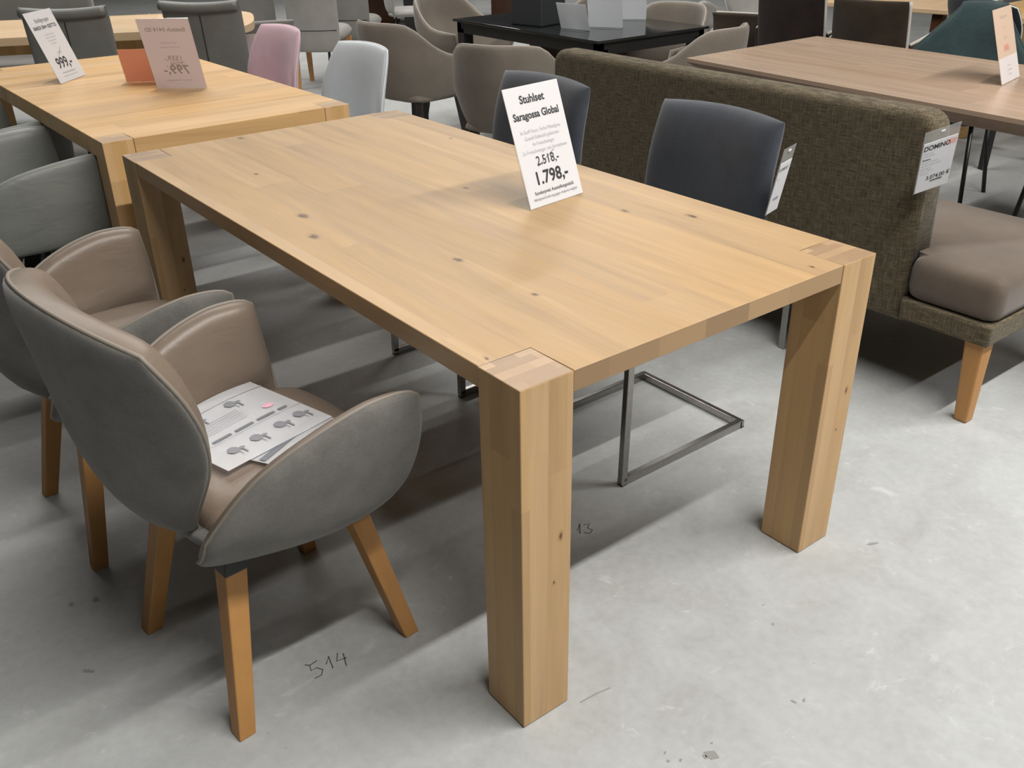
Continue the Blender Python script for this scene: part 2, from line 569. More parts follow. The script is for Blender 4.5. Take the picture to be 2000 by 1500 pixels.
M['navy'] = fabric('navy', (0.036, 0.042, 0.054), 0.30, 6.0, 420.0, 0.3, 0.9, 0.35)
M['weave_olive'] = woven('weave_olive', (0.102, 0.085, 0.054, 1), 0.62, 300.0)
M['suede_brown'] = fabric('suede_brown', (0.108, 0.081, 0.060), 0.12, 10.0, 300.0, 0.1, 0.75, 0.3, 0.3)
M['steel'] = plain('steel', (0.36, 0.35, 0.335, 1), 0.30, 1.0, 0.5, 0.06, 60.0)
M['black_metal'] = plain('black_metal', (0.012, 0.012, 0.012, 1), 0.4, 0.0, 0.5)
M['black_plastic'] = plain('black_plastic', (0.018, 0.020, 0.020, 1), 0.45)
M['black_wood'] = plain('black_wood', (0.018, 0.013, 0.012, 1), 0.45)
M['black_glass'] = plain('black_glass', (0.016, 0.018, 0.018, 1), 0.12, 0.0, 0.6)
M['box_grey'] = plain('box_grey', (0.028, 0.031, 0.034, 1), 0.6)
M['paper'] = paper('paper', (0.88, 0.88, 0.90, 1))
M['paper_rose'] = paper('paper_rose', (0.80, 0.71, 0.70, 1), 0.6)
M['paper_orange'] = paper('paper_orange', (0.78, 0.45, 0.33, 1), 0.6)
M['paper_cream'] = paper('paper_cream', (0.80, 0.66, 0.54, 1))
M['brochure_paper'] = plain('brochure_paper', (0.88, 0.88, 0.90, 1), 0.4)
M['print_grey'] = plain('print_grey', (0.16, 0.17, 0.19, 1), 0.6)
M['ink'] = plain('ink', (0.03, 0.03, 0.035, 1), 0.6)
M['ink_mid'] = plain('ink_mid', (0.22, 0.22, 0.24, 1), 0.6)
M['ink_soft'] = plain('ink_soft', (0.42, 0.42, 0.45, 1), 0.6)
M['ink_faint'] = plain('ink_faint', (0.46, 0.38, 0.36, 1), 0.6)
M['ink_faint_cream'] = plain('ink_faint_cream', (0.62, 0.50, 0.42, 1), 0.6)
M['ink_rose'] = plain('ink_rose', (0.68, 0.24, 0.20, 1), 0.6)
M['logo_rose'] = plain('logo_rose', (0.72, 0.38, 0.38, 1), 0.6)
M['rose_smudge'] = plain('rose_smudge', (0.76, 0.42, 0.50, 1), 0.6)
M['acrylic'] = acrylic('acrylic')
M['clear_film'] = film('clear_film')
M['pencil'] = plain('pencil', (0.05, 0.05, 0.05, 1), 0.8)
M['stain'] = plain('stain', (0.24, 0.24, 0.22, 1), 0.8)
M['dark_wall_paint'] = plain('dark_wall_paint', (0.12, 0.12, 0.12, 1), 0.7)  # unseen walls and ceiling are kept dark to cut bounced light
M['ceiling_paint'] = plain('ceiling_paint', (0.10, 0.10, 0.10, 1), 0.8)

def concrete():
    k = NT('concrete')
    c = k.coords()
    big = k.noise(c, 0.9, 4.0, 0.55, 0.6)
    med = k.noise(c, 4.0, 5.0, 0.6, 1.2)
    fine = k.noise(c, 45.0, 3.0, 0.6)
    col = k.ramp(k.math('ADD', k.math('MULTIPLY', big, 0.5), k.math('MULTIPLY', med, 0.5)),
                 [(0.33, (0.290, 0.292, 0.278)), (0.5, (0.362, 0.370, 0.364)), (0.66, (0.420, 0.434, 0.434))])
    col = k.mix(0.25, col, k.ramp(fine, [(0.3, (0.32, 0.325, 0.318)), (0.7, (0.48, 0.49, 0.49))]))
    # pale trowel patches
    sw = k.noise(k.coords(scale=(1.0, 1.0, 1.0), rot=(0, 0, 0.5)), 7.0, 6.0, 0.7, 2.2)
    pale = k.ramp(sw, [(0.60, (0, 0, 0)), (0.70, (0.45, 0.45, 0.45))])
    col = k.mix(pale, col, (0.56, 0.565, 0.56, 1))
    # small dark flecks and scuffs
    fl = k.noise(k.coords(scale=(1.0, 2.4, 1.0), rot=(0, 0, 0.6)), 26.0, 3.0, 0.55, 0.4)
    gate = k.noise(c, 2.2, 2.0)
    fk = k.math('MULTIPLY', k.ramp(fl, [(0.735, (0, 0, 0)), (0.80, (1, 1, 1))]), k.ramp(gate, [(0.5, (0, 0, 0)), (0.62, (1, 1, 1))]))
    col = k.mix(k.math('MULTIPLY', fk, 0.75), col, (0.10, 0.10, 0.09, 1))
    k.base(col, k.ramp(med, [(0.3, (0.42,) * 3), (0.7, (0.58,) * 3)]), 0.0, 0.35)
    k.bump(k.math('ADD', k.math('MULTIPLY', fine, 0.4), med), 0.06, 0.004)
    return k.m
M['concrete'] = concrete()

# ------------------------------------------------------------------ the room
X0, X1, Y0, Y1, H = -9.0, 15.0, -9.0, 16.0, 4.9
bm = bmesh.new(); add_box(bm, X0, X1, Y0, Y1, -0.12, 0.0)
floor = struct('floor', bm, M['concrete'])
struct('ceiling', box(X0, X1, Y0, Y1, H, H + 0.1), M['ceiling_paint'])
struct('wall_left', box(X0 - 0.1, X0, Y0, Y1, 0, H), M['dark_wall_paint'])
struct('wall_right', box(X1, X1 + 0.1, Y0, Y1, 0, H), M['dark_wall_paint'])
struct('wall_front', box(X0, X1, Y0 - 0.1, Y0, 0, H), M['dark_wall_paint'])
struct('wall_back', box(X0, X1, Y1, Y1 + 0.1, 0, H), M['dark_wall_paint'])

# ------------------------------------------------------------------ oak dining table in front
TW, TL, TH, LG = 0.985, 1.971, 0.76, 0.115
g = 0.0012
main = thing('dining_table', 'light knotty oak dining table with thick square corner legs, nearest and largest in view', 'table')
a = LG + g
poly = [(a, 0.0015), (TW - a, 0.0015), (TW - a, a), (TW - 0.0015, a), (TW - 0.0015, TL - a), (TW - a, TL - a),
        (TW - a, TL - 0.0015), (a, TL - 0.0015), (a, TL - a), (0.0015, TL - a), (0.0015, a), (a, a)]
bm = prism(poly, TH - 0.042, TH, 0.0012, 1)
bm.normal_update()
for f in bm.faces:
    if abs(f.normal.y) > 0.9:
        f.material_index = 1
obj('tabletop', bm, [M['oak_top'], M['oak_edge']], main)
for (lx, ly) in ((0, 0), (TW - LG, 0), (TW - LG, TL - LG), (0, TL - LG)):
    bm = bmesh.new(); add_box(bm, 0, LG, 0, LG, 0.002, TH, 0.0018, 2)
    for f in bm.faces:
        if f.calc_center_median().z > TH - 0.0005 and f.normal.z > 0.9:
            f.material_index = 1
    obj('leg', bm, [M['oak_leg'], M['oak_end']], main, loc=(lx, ly, 0))

# ------------------------------------------------------------------ armchair with separate back and arms
def arm_back(u, v):
    a, b = squircle(u, v, 0.40)
    t = (b + 1) / 2
    w = table([0, 0.2, 0.5, 0.75, 0.92, 1.0], [0.115, 0.170, 0.230, 0.272, 0.287, 0.282], t)
    x = table([0, 0.12, 0.4, 0.75, 1.0], [-0.165, -0.232, -0.285, -0.310, -0.328], t)
    wrap = table([0, 0.2, 0.45, 0.75, 1.0], [0.020, 0.075, 0.118, 0.108, 0.075], t)
    return Vector((x + wrap * a * a, w * a, lerp(0.405, 0.912, t) - 0.024 * a * a * t))

def arm_side(u, v):
    a, b = squircle(u, v, 0.13)
    s = (a + 1) / 2
    x = lerp(-0.215, 0.214, s)
    zt = table([0, 0.12, 0.25, 0.45, 0.7, 0.86, 0.95, 1.0], [0.470, 0.540, 0.592, 0.634, 0.662, 0.664, 0.656, 0.640], s)
    zb = table([0, 0.3, 0.6, 0.85, 1.0], [0.405, 0.396, 0.390, 0.404, 0.440], s)
    t = (b + 1) / 2
    y = -0.243 - 0.060 * (1 - (1 - t) ** 2.0) + 0.080 * (1 - s) ** 3.0
    return Vector((x, y, lerp(zb, zt, t)))

def arm_seat(u, v):
    a, b = squircle(u, v, 0.35)
    return Vector((0.030 + 0.215 * a, (0.213 + 0.008 * a) * b, 0.447 - 0.012 * max(0, a) ** 3))

def arm_under(u, v):
    a, b = squircle(u, v, 0.45)
    r2 = min(1.0, a * a + b * b)
    return Vector((0.006 + 0.214 * a, 0.232 * b, 0.438 - 0.018 * (1 - r2)))

def arm_square(u, v):
    a, b = squircle(u, v, 0.14)
    s = (a + 1) / 2
    zt = table([0, 0.15, 0.4, 0.8, 1.0], [0.600, 0.655, 0.685, 0.700, 0.690], s)
    zb = table([0, 0.5, 1.0], [0.400, 0.405, 0.440], s)
    t = (b + 1) / 2
    y = -0.262 - 0.040 * (1 - (1 - t) ** 2.0) + 0.060 * (1 - s) ** 3.0
    return Vector((lerp(-0.25, 0.245, s), y, lerp(zb, zt, t)))

def arm_pad(T):
    f = pad(T, 8, 0.45, 0.002)
    def g(u, v):
        k = min(1.0, max(0.0, (v + 1.0) / 0.7))
        return 0.002 + (f(u, v) - 0.002) * k * k * (3 - 2 * k)
    return g

def make_armchair(name, label, cat, outer, inner, piping, legm, black_legs=False):
    side = arm_square if black_legs else arm_side
    t = thing(name, label, cat)
    bk = obj('backrest', panel(arm_back, const(0.0), pad(0.016, 8, 0.5, 0.004), 24, 24), outer, t, True)
    obj('back_cushion', panel(arm_back, pad(0.058, 9, 0.45, 0.002), const(0.0), 28, 28), inner, bk, True)
    obj('piping', tube(rim(arm_back), 0.0042, 6, True), piping, bk, True)
    for sgn in (1, -1):
        fm = (lambda b: b) if sgn == 1 else mirror_y
        am = obj('armrest', fm(panel(side, pad(0.014, 8, 0.5, 0.004), const(0.0), 22, 18)), outer, t, True)
        obj('arm_cushion', fm(panel(side, const(0.0), arm_pad(0.036), 24, 22)), inner, am, True)
        obj('piping', fm(tube(rim(side), 0.0040, 6, True)), piping, am, True)
    obj('seat_cushion', panel(arm_seat, pad(0.052, 7, 0.5, 0.0), const(0.02), 22, 22), inner, t, True)
    obj('seat_shell', panel(arm_under, pad(0.012, 6, 0.5, 0.004), pad(0.034, 6, 0.5, 0.004), 20, 20), outer, t, True)
    for (fx, fy) in ((0.205, 0.207), (0.205, -0.207), (-0.205, 0.207), (-0.205, -0.207)):
        dx, dy = fx / 0.2, fy / 0.2
        if black_legs:
            obj('leg', beam((0.03 * dx, 0.03 * dy, 0.385), (fx, fy, 0.0), (0.062, 0.030), (0.040, 0.024), (0, 0, 1), 0.002), legm, t)
        else:
            lg = obj('leg', leg_bm((0.133 * dx, 0.133 * dy, 0.350), (fx, fy, 0.0), 0.046, 0.036, 0.0, 0.003), legm, t)
            obj('bracket', leg_bm((0.122 * dx, 0.122 * dy, 0.400), (0.135 * dx, 0.135 * dy, 0.338), 0.054, 0.050, 0.0, 0.003), M['black_plastic'], lg, label='black bracket')
    if black_legs:
        obj('swivel_column', tube([(0, 0, 0.24), (0, 0, 0.41)], 0.028, 16), legm, t, True)
    return t

ARM_G = 'taupe leather armchairs along the front of the oak table'
chair0 = make_armchair('armchair', 'grey suede and taupe leather armchair with brochures on its seat, nearest in view', 'chair',
                       M['suede_grey'], M['leather_taupe'], M['piping_taupe'], M['oak_honey'])
chair0.location = (-0.255, 0.565, 0); chair0.rotation_euler = (0, 0, R(5.5)); chair0['group'] = ARM_G
dup(chair0, (-0.305, 1.268, 0), R(1.5), 'taupe leather armchair with empty seat, cut off by the left edge', ARM_G)

blk = make_armchair('armchair', 'dark grey leather armchair on black legs at the corner of the long oak table', 'chair',
                    M['grey_leather'], M['grey_leather'], M['piping_grey'], M['black_metal'], True)
GREY_G = 'dark grey leather armchairs at the far oak table'
blk.location = (-0.18, 2.58, 0); blk.rotation_euler = (0, 0, R(10)); blk['group'] = GREY_G
dup(blk, (-0.20, 3.24, 0), R(10), 'dark grey leather armchair at the far oak table, farther of the pair', GREY_G)

# ------------------------------------------------------------------ brochures on the seat
def brochure(name, label, loc, rot, w, h, full):
    t = thing(name, label, 'paper', loc, 0, 'brochures on the armchair seat')
    t.rotation_euler = rot
    def crv(x, y):
        return 0.006 * math.sin((x / w) * 5.0 + 0.6) * (0.4 + y / h)
    bm = bmesh.new()
    N, K = 16, 12
    grid = [[bm.verts.new((w * (i / N - 0.5), h * (j / K - 0.5), crv(w * (i / N - 0.5), h * (j / K - 0.5)))) for j in range(K + 1)] for i in range(N + 1)]
    for i in range(N):
        for j in range(K):
            bm.faces.new((grid[i][j], grid[i + 1][j], grid[i + 1][j + 1], grid[i][j + 1]))
    r = bmesh.ops.solidify(bm, geom=bm.faces[:], thickness=0.0012)
    sheet = obj('sheet', bm, M['brochure_paper'], t)
    def strip(b, x0, x1, y0, y1):
        n = 6
        vs = [(b.verts.new((lerp(x0, x1, i / n), y0, crv(lerp(x0, x1, i / n), y0) + 0.0022)), b.verts.new((lerp(x0, x1, i / n), y1, crv(lerp(x0, x1, i / n), y1) + 0.0022))) for i in range(n + 1)]
        for i in range(n):
            b.faces.new((vs[i][0], vs[i + 1][0], vs[i + 1][1], vs[i][1]))
    def blob(b, cx, cy, rx, ry, z=0.0022):
        ps = [(cx + rx * math.cos(2 * PI * i / 14) * (1 + 0.15 * math.sin(3 * i)), cy + ry * math.sin(2 * PI * i / 14)) for i in range(14)]
        b.faces.new([b.verts.new((p[0], p[1], crv(*p) + z)) for p in ps])
    if full:
        b = bmesh.new()
        for i in range(8):
            x = -0.45 * w + i * 0.105 * w + (0.02 * w if i % 2 else 0)
            strip(b, x, x + 0.085 * w, -0.105 * h, -0.075 * h)
        obj('printed_bars', b, M['print_grey'], sheet)
        for (cx, cy) in ((-0.30, -0.30), (-0.08, -0.29), (0.16, -0.28), (0.36, -0.27), (-0.22, 0.27), (0.12, 0.28)):
            b = bmesh.new()
            blob(b, cx * w, cy * h, 0.045 * w, 0.05 * h)
            blob(b, (cx + 0.06) * w, (cy - 0.015) * h, 0.03 * w, 0.018 * h)
            for q in (-0.03, 0.0, 0.035):
                strip(b, (cx + 0.02 + q) * w, (cx + 0.026 + q * 1.2) * w, (cy - 0.10) * h, (cy - 0.03) * h)
            obj('printed_chair', b, M['ink_mid'], sheet)
        b = bmesh.new()
        for y in (0.02, 0.05, 0.08, 0.11, 0.14, 0.17):
            strip(b, -0.42 * w, 0.10 * w, y * h, (y + 0.006) * h)
        strip(b, -0.5 * w, 0.5 * w, 0.355 * h, 0.365 * h); strip(b, -0.5 * w, 0.5 * w, -0.135 * h, -0.130 * h)
        obj('printed_lines', b, M['ink_soft'], sheet)
        b = bmesh.new(); blob(b, 0.30 * w, 0.03 * h, 0.05 * w, 0.035 * h)
        obj('printed_patch', b, M['rose_smudge'], sheet)
    else:
        b = bmesh.new(); strip(b, -0.48 * w, 0.48 * w, -0.30 * h, -0.25 * h)
        obj('printed_bars', b, M['print_grey'], sheet)
    return t

brochure('brochure', 'open white brochure with small grey chair pictures, lying on the nearest armchair seat', (-0.243, 0.618, 0.512), (R(0), R(1), R(15)), 0.262, 0.262, True)
brochure('brochure', 'white brochure sticking out underneath the open one on the armchair seat', (-0.222, 0.575, 0.507), (R(0), R(1), R(29)), 0.20, 0.285, False)

# ------------------------------------------------------------------ blue-grey cantilever chairs behind the table
def cant_back(u, v):
    a, b = squircle(u, v, 0.07)
    t = (b + 1) / 2
    w = table([0, 0.5, 1.0], [0.222, 0.224, 0.218], t)
    x = table([0, 0.3, 0.7, 1.0], [-0.215, -0.240, -0.262, -0.300], t)
    return Vector((x + 0.030 * a * a - 0.004, w * a, lerp(0.44, 0.925, t) - 0.006 * a * a))

def cant_seat(u, v):
    a, b = squircle(u, v, 0.18)
    return Vector((0.015 + 0.245 * a, 0.222 * b, 0.435))

def cantilever(name, label, yaw, loc, group=None):
    t = thing(name, label, 'chair', loc, yaw, group)
    obj('backrest', panel(cant_back, pad(0.045, 7, 0.5, 0.002), pad(0.022, 7, 0.5, 0.002), 22, 22), M['navy'], t, True)
    obj('seat', panel(cant_seat, pad(0.055, 7, 0.5, 0.002), pad(0.03, 7, 0.5, 0.002), 20, 20), M['navy'], t, True)
    w, fr, rr, s = 0.205, 0.252, -0.245, 0.018
    bm = bmesh.new()
    for y in (-w, w):
        add_beam(bm, (rr, y, 0.012), (fr + s / 2, y, 0.012), (s, 0.026), None, (0, 0, 1), 0.002)
        add_beam(bm, (fr, y, 0.012), (fr - 0.008, y, 0.41), (s, 0.022), None, (1, 0, 0), 0.002)
        add_beam(bm, (fr - 0.004, y, 0.40), (-0.20, y, 0.40), (s, s), None, (0, 0, 1), 0.002)
    add_beam(bm, (rr, -w - s / 2, 0.012), (rr, w + s / 2, 0.012), (s, 0.024), None, (0, 0, 1), 0.002)
    obj('frame', bm, M['steel'], t, label='brushed steel frame')
    for (x, y) in ((rr, -w), (rr, w), (fr, -w), (fr, w)):
        obj('glide', box(x - 0.009, x + 0.009, y - 0.009, y + 0.009, 0.0, 0.004), M['black_plastic'], t)
    return t
CG = 'dark blue-grey cantilever chairs behind the oak table'
cantilever('cantilever_chair', 'dark blue-grey cantilever chair with hanging price tag, close to the front table end', PI, (0.995, 0.698, 0), CG)
cantilever('cantilever_chair', 'dark blue-grey cantilever chair mostly hidden behind the tall white price sign', PI, (0.945, 1.398, 0), CG)

# ------------------------------------------------------------------ upholstered corner bench
bench = thing('upholstered_bench', 'long dining bench with olive-brown woven back and brown suede seat', 'bench', (1.77, 0.055, 0))
# local frame: x away from the table, y along the back
def bback(u, v):
    a, b = squircle(u, v, 0.10)
    t = (b + 1) / 2
    return Vector((0.062 + 0.045 * (t - 0.5), lerp(0.262, 1.96, (a + 1) / 2), lerp(0.262, 0.888, t)))
def rounded_slab(x0, x1, y0, y1, z0, z1, r, lean=0.0, seg=6):
    """slab with rounded vertical outline in the yz plane and softened edges"""
    bm = bmesh.new()
    pts = []
    for (cy, cz, a0) in ((y1 - r, z1 - r, 0), (y0 + r, z1 - r, 90)):
        for i in range(seg + 1):
            an = R(a0 + 90 * i / seg)
            pts.append((cy + r * math.cos(an), cz + r * math.sin(an)))
    pts += [(y0, z0), (y1, z0)]
    f = [bm.verts.new((x0, p[0], p[1])) for p in pts]
    b = [bm.verts.new((x1 - lean * (p[1] - z0), p[0], p[1])) for p in pts]
    n = len(pts)
    bm.faces.new(f); bm.faces.new(list(reversed(b)))
    for i in range(n):
        bm.faces.new((f[(i + 1) % n], f[i], b[i], b[(i + 1) % n]))
    bmesh.ops.recalc_face_normals(bm, faces=bm.faces[:])
    es = [e for e in bm.edges if len(e.link_faces) == 2 and any(len(fc.verts) > 6 for fc in e.link_faces)]
    bmesh.ops.bevel(bm, geom=es, offset=0.030, segments=6, profile=0.5, affect='EDGES', clamp_overlap=True)
    return bm
obj('backrest', rounded_slab(0.0, 0.150, 0.288, 1.965, 0.250, 0.888, 0.060, 0.065), M['weave_olive'], bench, True)
bm = bmesh.new()
seam = []
for i in range(40):
    seam.append((0.040, lerp(0.36, 1.90, i / 39), 0.8875))
add_tube(bm, seam, 0.0018, 5)
obj('seam', bm, M['weave_olive'], bench, True)
obj('base', prism([(0.0, 0.0), (0.62, 0.0), (0.62, 1.95), (0.02, 1.95), (0.02, 0.29), (0.0, 0.29)], 0.262, 0.330, 0.010, 3), M['weave_olive'], bench)
obj('seat_cushion', prism([(0.004, -0.004), (0.64, -0.004), (0.64, 1.95), (0.10, 1.95), (0.11, 0.292), (0.004, 0.292)], 0.326, 0.470, 0.045, 6), M['suede_brown'], bench, True)
for (x, y) in ((0.045, 0.045), (0.575, 0.045), (0.575, 1.90), (0.045, 1.90)):
    obj('leg', leg_bm((x, y, 0.268), (x - 0.012 if x < 0.3 else x + 0.012, y - 0.012 if y < 1 else y + 0.012, 0.0), 0.062, 0.042, 0.0, 0.006), M['oak_honey'], bench, label='honey oak leg')
obj('support_leg', beam((0.02, 0.70, 0.0), (0.03, 0.71, 0.265), (0.025, 0.025), None, (0, 1, 0), 0.002), M['steel'], bench, label='steel support leg')

# ------------------------------------------------------------------ price signs and tags
def sheet_matrix(lean):
    c, s_ = math.cos(lean), math.sin(lean)
    return Matrix(((1, 0, 0, 0), (0, s_, -c, 0), (0, c, s_, 0), (0, 0, 0, 1)))

def xf(bm, Mx):
    bm.transform(Mx)
    return bm

def price_sign(name, label, bl, yaw, w, h, lean, lines, paper='paper', foot=0.08, back_lines=(), paper_h=None, strike=None, z=None, patch=None):
    """leaning clear holder with a paper sheet; bl = bottom left corner on the table"""
    cx = bl[0] + math.cos(yaw) * w / 2
    cy = bl[1] + math.sin(yaw) * w / 2
    t = thing(name, label, 'sign', (cx, cy, (bl[2] if len(bl) > 2 else 0.76) + 0.0005), yaw)
    Mx = sheet_matrix(lean)
    bm = box(-w / 2 - 0.002, w / 2 + 0.002, 0.0, h + 0.003, -0.0045, -0.0015)
    xf(bm, Mx)
    add_box(bm, -w / 2 - 0.002, w / 2 + 0.002, 0.0, foot, 0.0, 0.0025)
    obj('holder', bm, M['acrylic'], t, label='clear acrylic holder')
    ph = paper_h or h
    sh = obj('sheet', xf(box(-w / 2, w / 2, 0.002, ph, -0.0012, 0.0), Mx), M[paper], t)
    for (txt, Y, size, mat, bold, *rest) in lines:
        b = text_bm(bmesh.new(), txt, size, (rest[0] if rest else 0, Y, 0.0006), 'CENTER', bold, False, rest[1] if len(rest) > 1 else 1.0)
        obj('lettering', xf(b, Mx), M[mat], sh)
    if strike:
        b = bmesh.new()
        (xa, ya, xb, yb) = strike
        d = Vector((xb - xa, yb - ya, 0)).normalized(); n = Vector((-d.y, d.x, 0)) * 0.0006
        pa, pb = Vector((xa, ya, 0.0008)), Vector((xb, yb, 0.0008))
        b.faces.new([b.verts.new(p) for p in (pa - n, pb - n, pb + n, pa + n)])
        obj('strike_line', xf(b, Mx), M['ink'], sh)
    for (txt, Y, size, mat, bold) in back_lines:
        b = text_bm(bmesh.new(), txt, size, (0, Y, -0.0013), 'CENTER', bold)
        obj('show_through_lettering', xf(b, Mx), M[mat], sh)
    if patch:
        (m_, x0, x1, y0, y1) = patch
        obj('lower_panel', xf(quad(bmesh.new(), x0, x1, y0, y1, 0.0004), Mx), M[m_], sh)
    return t

L19 = R(19)
price_sign('price_sign', 'tall white price sign leaning back on the nearest oak table, reading 1.798', (0.604, 0.716), R(7.8), 0.198, 0.295, L19, [
    ('Stuhlset', 0.2535, 0.0275, 'ink', 0.0007, -0.006), ('Saragossa Global', 0.2155, 0.0255, 'ink', 0.0007, -0.002, 0.95),
    ('In Stoff Facet, Farbe Mittelgrau', 0.181, 0.0130, 'ink_soft', 0, 0, 0.9), ('Gestell Edelstahl gebürstet', 0.165, 0.0130, 'ink_soft', 0, 0, 0.9),
    ('4x Freischwinger', 0.149, 0.0130, 'ink_soft', 0, 0, 0.9), ('2x Freischwinger mit Armlehnen', 0.132, 0.0130, 'ink_soft', 0, 0, 0.95),
    ('2.518,-', 0.101, 0.0320, 'ink', 0.0003, 0, 0.95), ('1.798,-', 0.0550, 0.0450, 'ink', 0.0010, 0, 1.0),
    ('Sonderpreis Ausstellungsstück', 0.0315, 0.0125, 'ink', 0.0001, 0, 0.95), ('Abholpreis/Lieferung gegen Aufpreis möglich', 0.0175, 0.0098, 'ink_mid', 0, 0, 0.92)],
    strike=(-0.040, 0.098, 0.030, 0.130), foot=0.085)
price_sign('price_sign', 'white price sign reading 999 at the far left on the second oak table', (0.191, 3.363), R(47.6), 0.217, 0.295, L19, [
    ('Stuhlgruppe', 0.250, 0.0230, 'ink_mid', 0.0003), ('BARDI 304+ 02ETTO', 0.222, 0.0200, 'ink', 0.0004),
    ('Gestell Eiche massiv', 0.195, 0.0085, 'ink_soft', 0), ('Leder Farbe anthrazit', 0.182, 0.0085, 'ink_soft', 0), ('Sitzschale drehbar', 0.169, 0.0085, 'ink_soft', 0), ('Set 4 Stühle', 0.156, 0.0085, 'ink_soft', 0),
    ('1.196', 0.114, 0.017, 'ink_soft', 0), ('999,-', 0.058, 0.062, 'ink', 0.0010, 0, 0.95), ('Sonderpreis Ausstellungsstück', 0.036, 0.0085, 'ink_mid', 0), ('Abholpreis/Lieferung gegen Aufpreis', 0.022, 0.0075, 'ink_soft', 0)],
    strike=(-0.022, 0.100, 0.030, 0.142), foot=0.085)
# seen from behind: it faces away, its print shows through mirrored
price_sign('price_sign', 'pale rose price sign seen from behind, mirrored 799 showing through',
    (0.467 + 0.204 * math.cos(R(-38)), 2.982 + 0.204 * math.sin(R(-38))), R(-38 + 180), 0.204, 0.295, L19, [('799,-', 0.09, 0.04, 'ink_rose', 0)], 'paper_rose', 0.085,
    [('Esstisch 0414 SD', 0.244, 0.0230, 'ink_faint', 0.0004), ('Eiche massiv geölt', 0.195, 0.0085, 'ink_faint', 0), ('160 x 90 cm ausziehbar', 0.176, 0.0085, 'ink_faint', 0), ('1559,-', 0.122, 0.030, 'ink_faint', 0.0003), ('799,-', 0.066, 0.052, 'ink_faint', 0.0008), ('Sonderpreis Ausstellungsstück', 0.035, 0.0085, 'ink_faint', 0)])
price_sign('price_sign', 'clear sign holder holding only an orange half sheet at its bottom',
    (0.418 + 0.205 * math.cos(R(-34)), 3.213 + 0.205 * math.sin(R(-34))), R(-34 + 180), 0.205, 0.295, L19, [], 'paper_orange', 0.085, (), 0.148)
price_sign('price_sign', 'cream price sign with pinkish numbers on the grey oak table at right', (2.98, 0.75), R(11.1), 0.235, 0.283, L19, [
    ('Tischgruppe', 0.244, 0.0190, 'ink_faint_cream', 0), ('Oval', 0.205, 0.013, 'ink_faint_cream', 0), ('2369,-', 0.165, 0.018, 'ink_faint_cream', 0), ('1849,-', 0.120, 0.036, 'ink_rose', 0.0003, 0, 0.9),
    ('Sonderpreis', 0.062, 0.0085, 'ink_soft', 0), ('Ausstellungsstück', 0.045, 0.0085, 'ink_soft', 0), ('Abholpreis', 0.028, 0.0085, 'ink_soft', 0)], 'paper_cream', 0.085, patch=('paper', -0.117, 0.117, 0.003, 0.098))
SG = 'white signs seen from behind on the black table'
for (bl, yw, w, h, lab) in (((3.04, 3.195, 0.75), -57, 0.20, 0.295, 'tall blank white sign seen from behind, in the middle of the black glass table'),
                            ((3.385, 3.345, 0.75), -48, 0.19, 0.295, 'tall blank white sign seen from behind, farthest right on the black glass table'),
                            ((2.895, 3.270, 0.75), -80, 0.21, 0.150, 'low blank white sign beside the dark grey box on the black glass table')):
    yw = R(yw)
    t = price_sign('price_sign', lab, (bl[0] + w * math.cos(yw), bl[1] + w * math.sin(yw), bl[2]), yw + PI, w, h, L19, [], 'paper', 0.075)
    t['group'] = SG

def price_tag(label, bl, yaw, lean, roll, w, h, paper_top, lines, bars=False, logo=None):
    t = thing('price_tag', label, 'tag', bl)
    t.rotation_euler = (0, 0, 0)
    e = Vector((math.cos(yaw), math.sin(yaw), 0)); n = Vector((e.y, -e.x, 0))
    up = Vector((0, 0, 1)) * math.cos(lean) - n * math.sin(lean)
    up = up * math.cos(roll) + e * math.sin(roll)
    # in the photograph the pouch hangs slightly skewed
    ee = (e - up * e.dot(up)).normalized()
    nn = ee.cross(up)
    Mx = Matrix(((ee.x, up.x, nn.x, 0), (ee.y, up.y, nn.y, 0), (ee.z, up.z, nn.z, 0), (0, 0, 0, 1)))
    obj('pouch', xf(box(0, w, 0, h, -0.0022, -0.0012), Mx), M['clear_film'], t, label='clear plastic pouch')
    sh = obj('sheet', xf(box(0.003, w - 0.003, 0.003, paper_top, -0.0010, 0.0), Mx), M['paper'], t)
    obj('hang_loop', xf(box(w / 2 - 0.006, w / 2 + 0.006, h - 0.012, h - 0.007, -0.001, 0.001), Mx), M['paper'], t)
    for (txt, x, Y, size, mat, bold) in lines:
        b = text_bm(bmesh.new(), txt, size, (x, Y, 0.0005), 'LEFT', bold, False, 0.9)
        obj('lettering', xf(b, Mx), M[mat], sh)
    if bars:
        b = bmesh.new()
        x = 0.045
        for i in range(22):
            ww = 0.0006 + 0.0012 * random.random()
            quad(b, x, x + ww, 0.031, 0.037, 0.0005)
            x += ww + 0.0007
        obj('barcode', xf(b, Mx), M['ink'], sh)
    if logo:
        obj('logo_block', xf(quad(bmesh.new(), *logo, 0.0005), Mx), M['logo_rose'], sh)
    return t
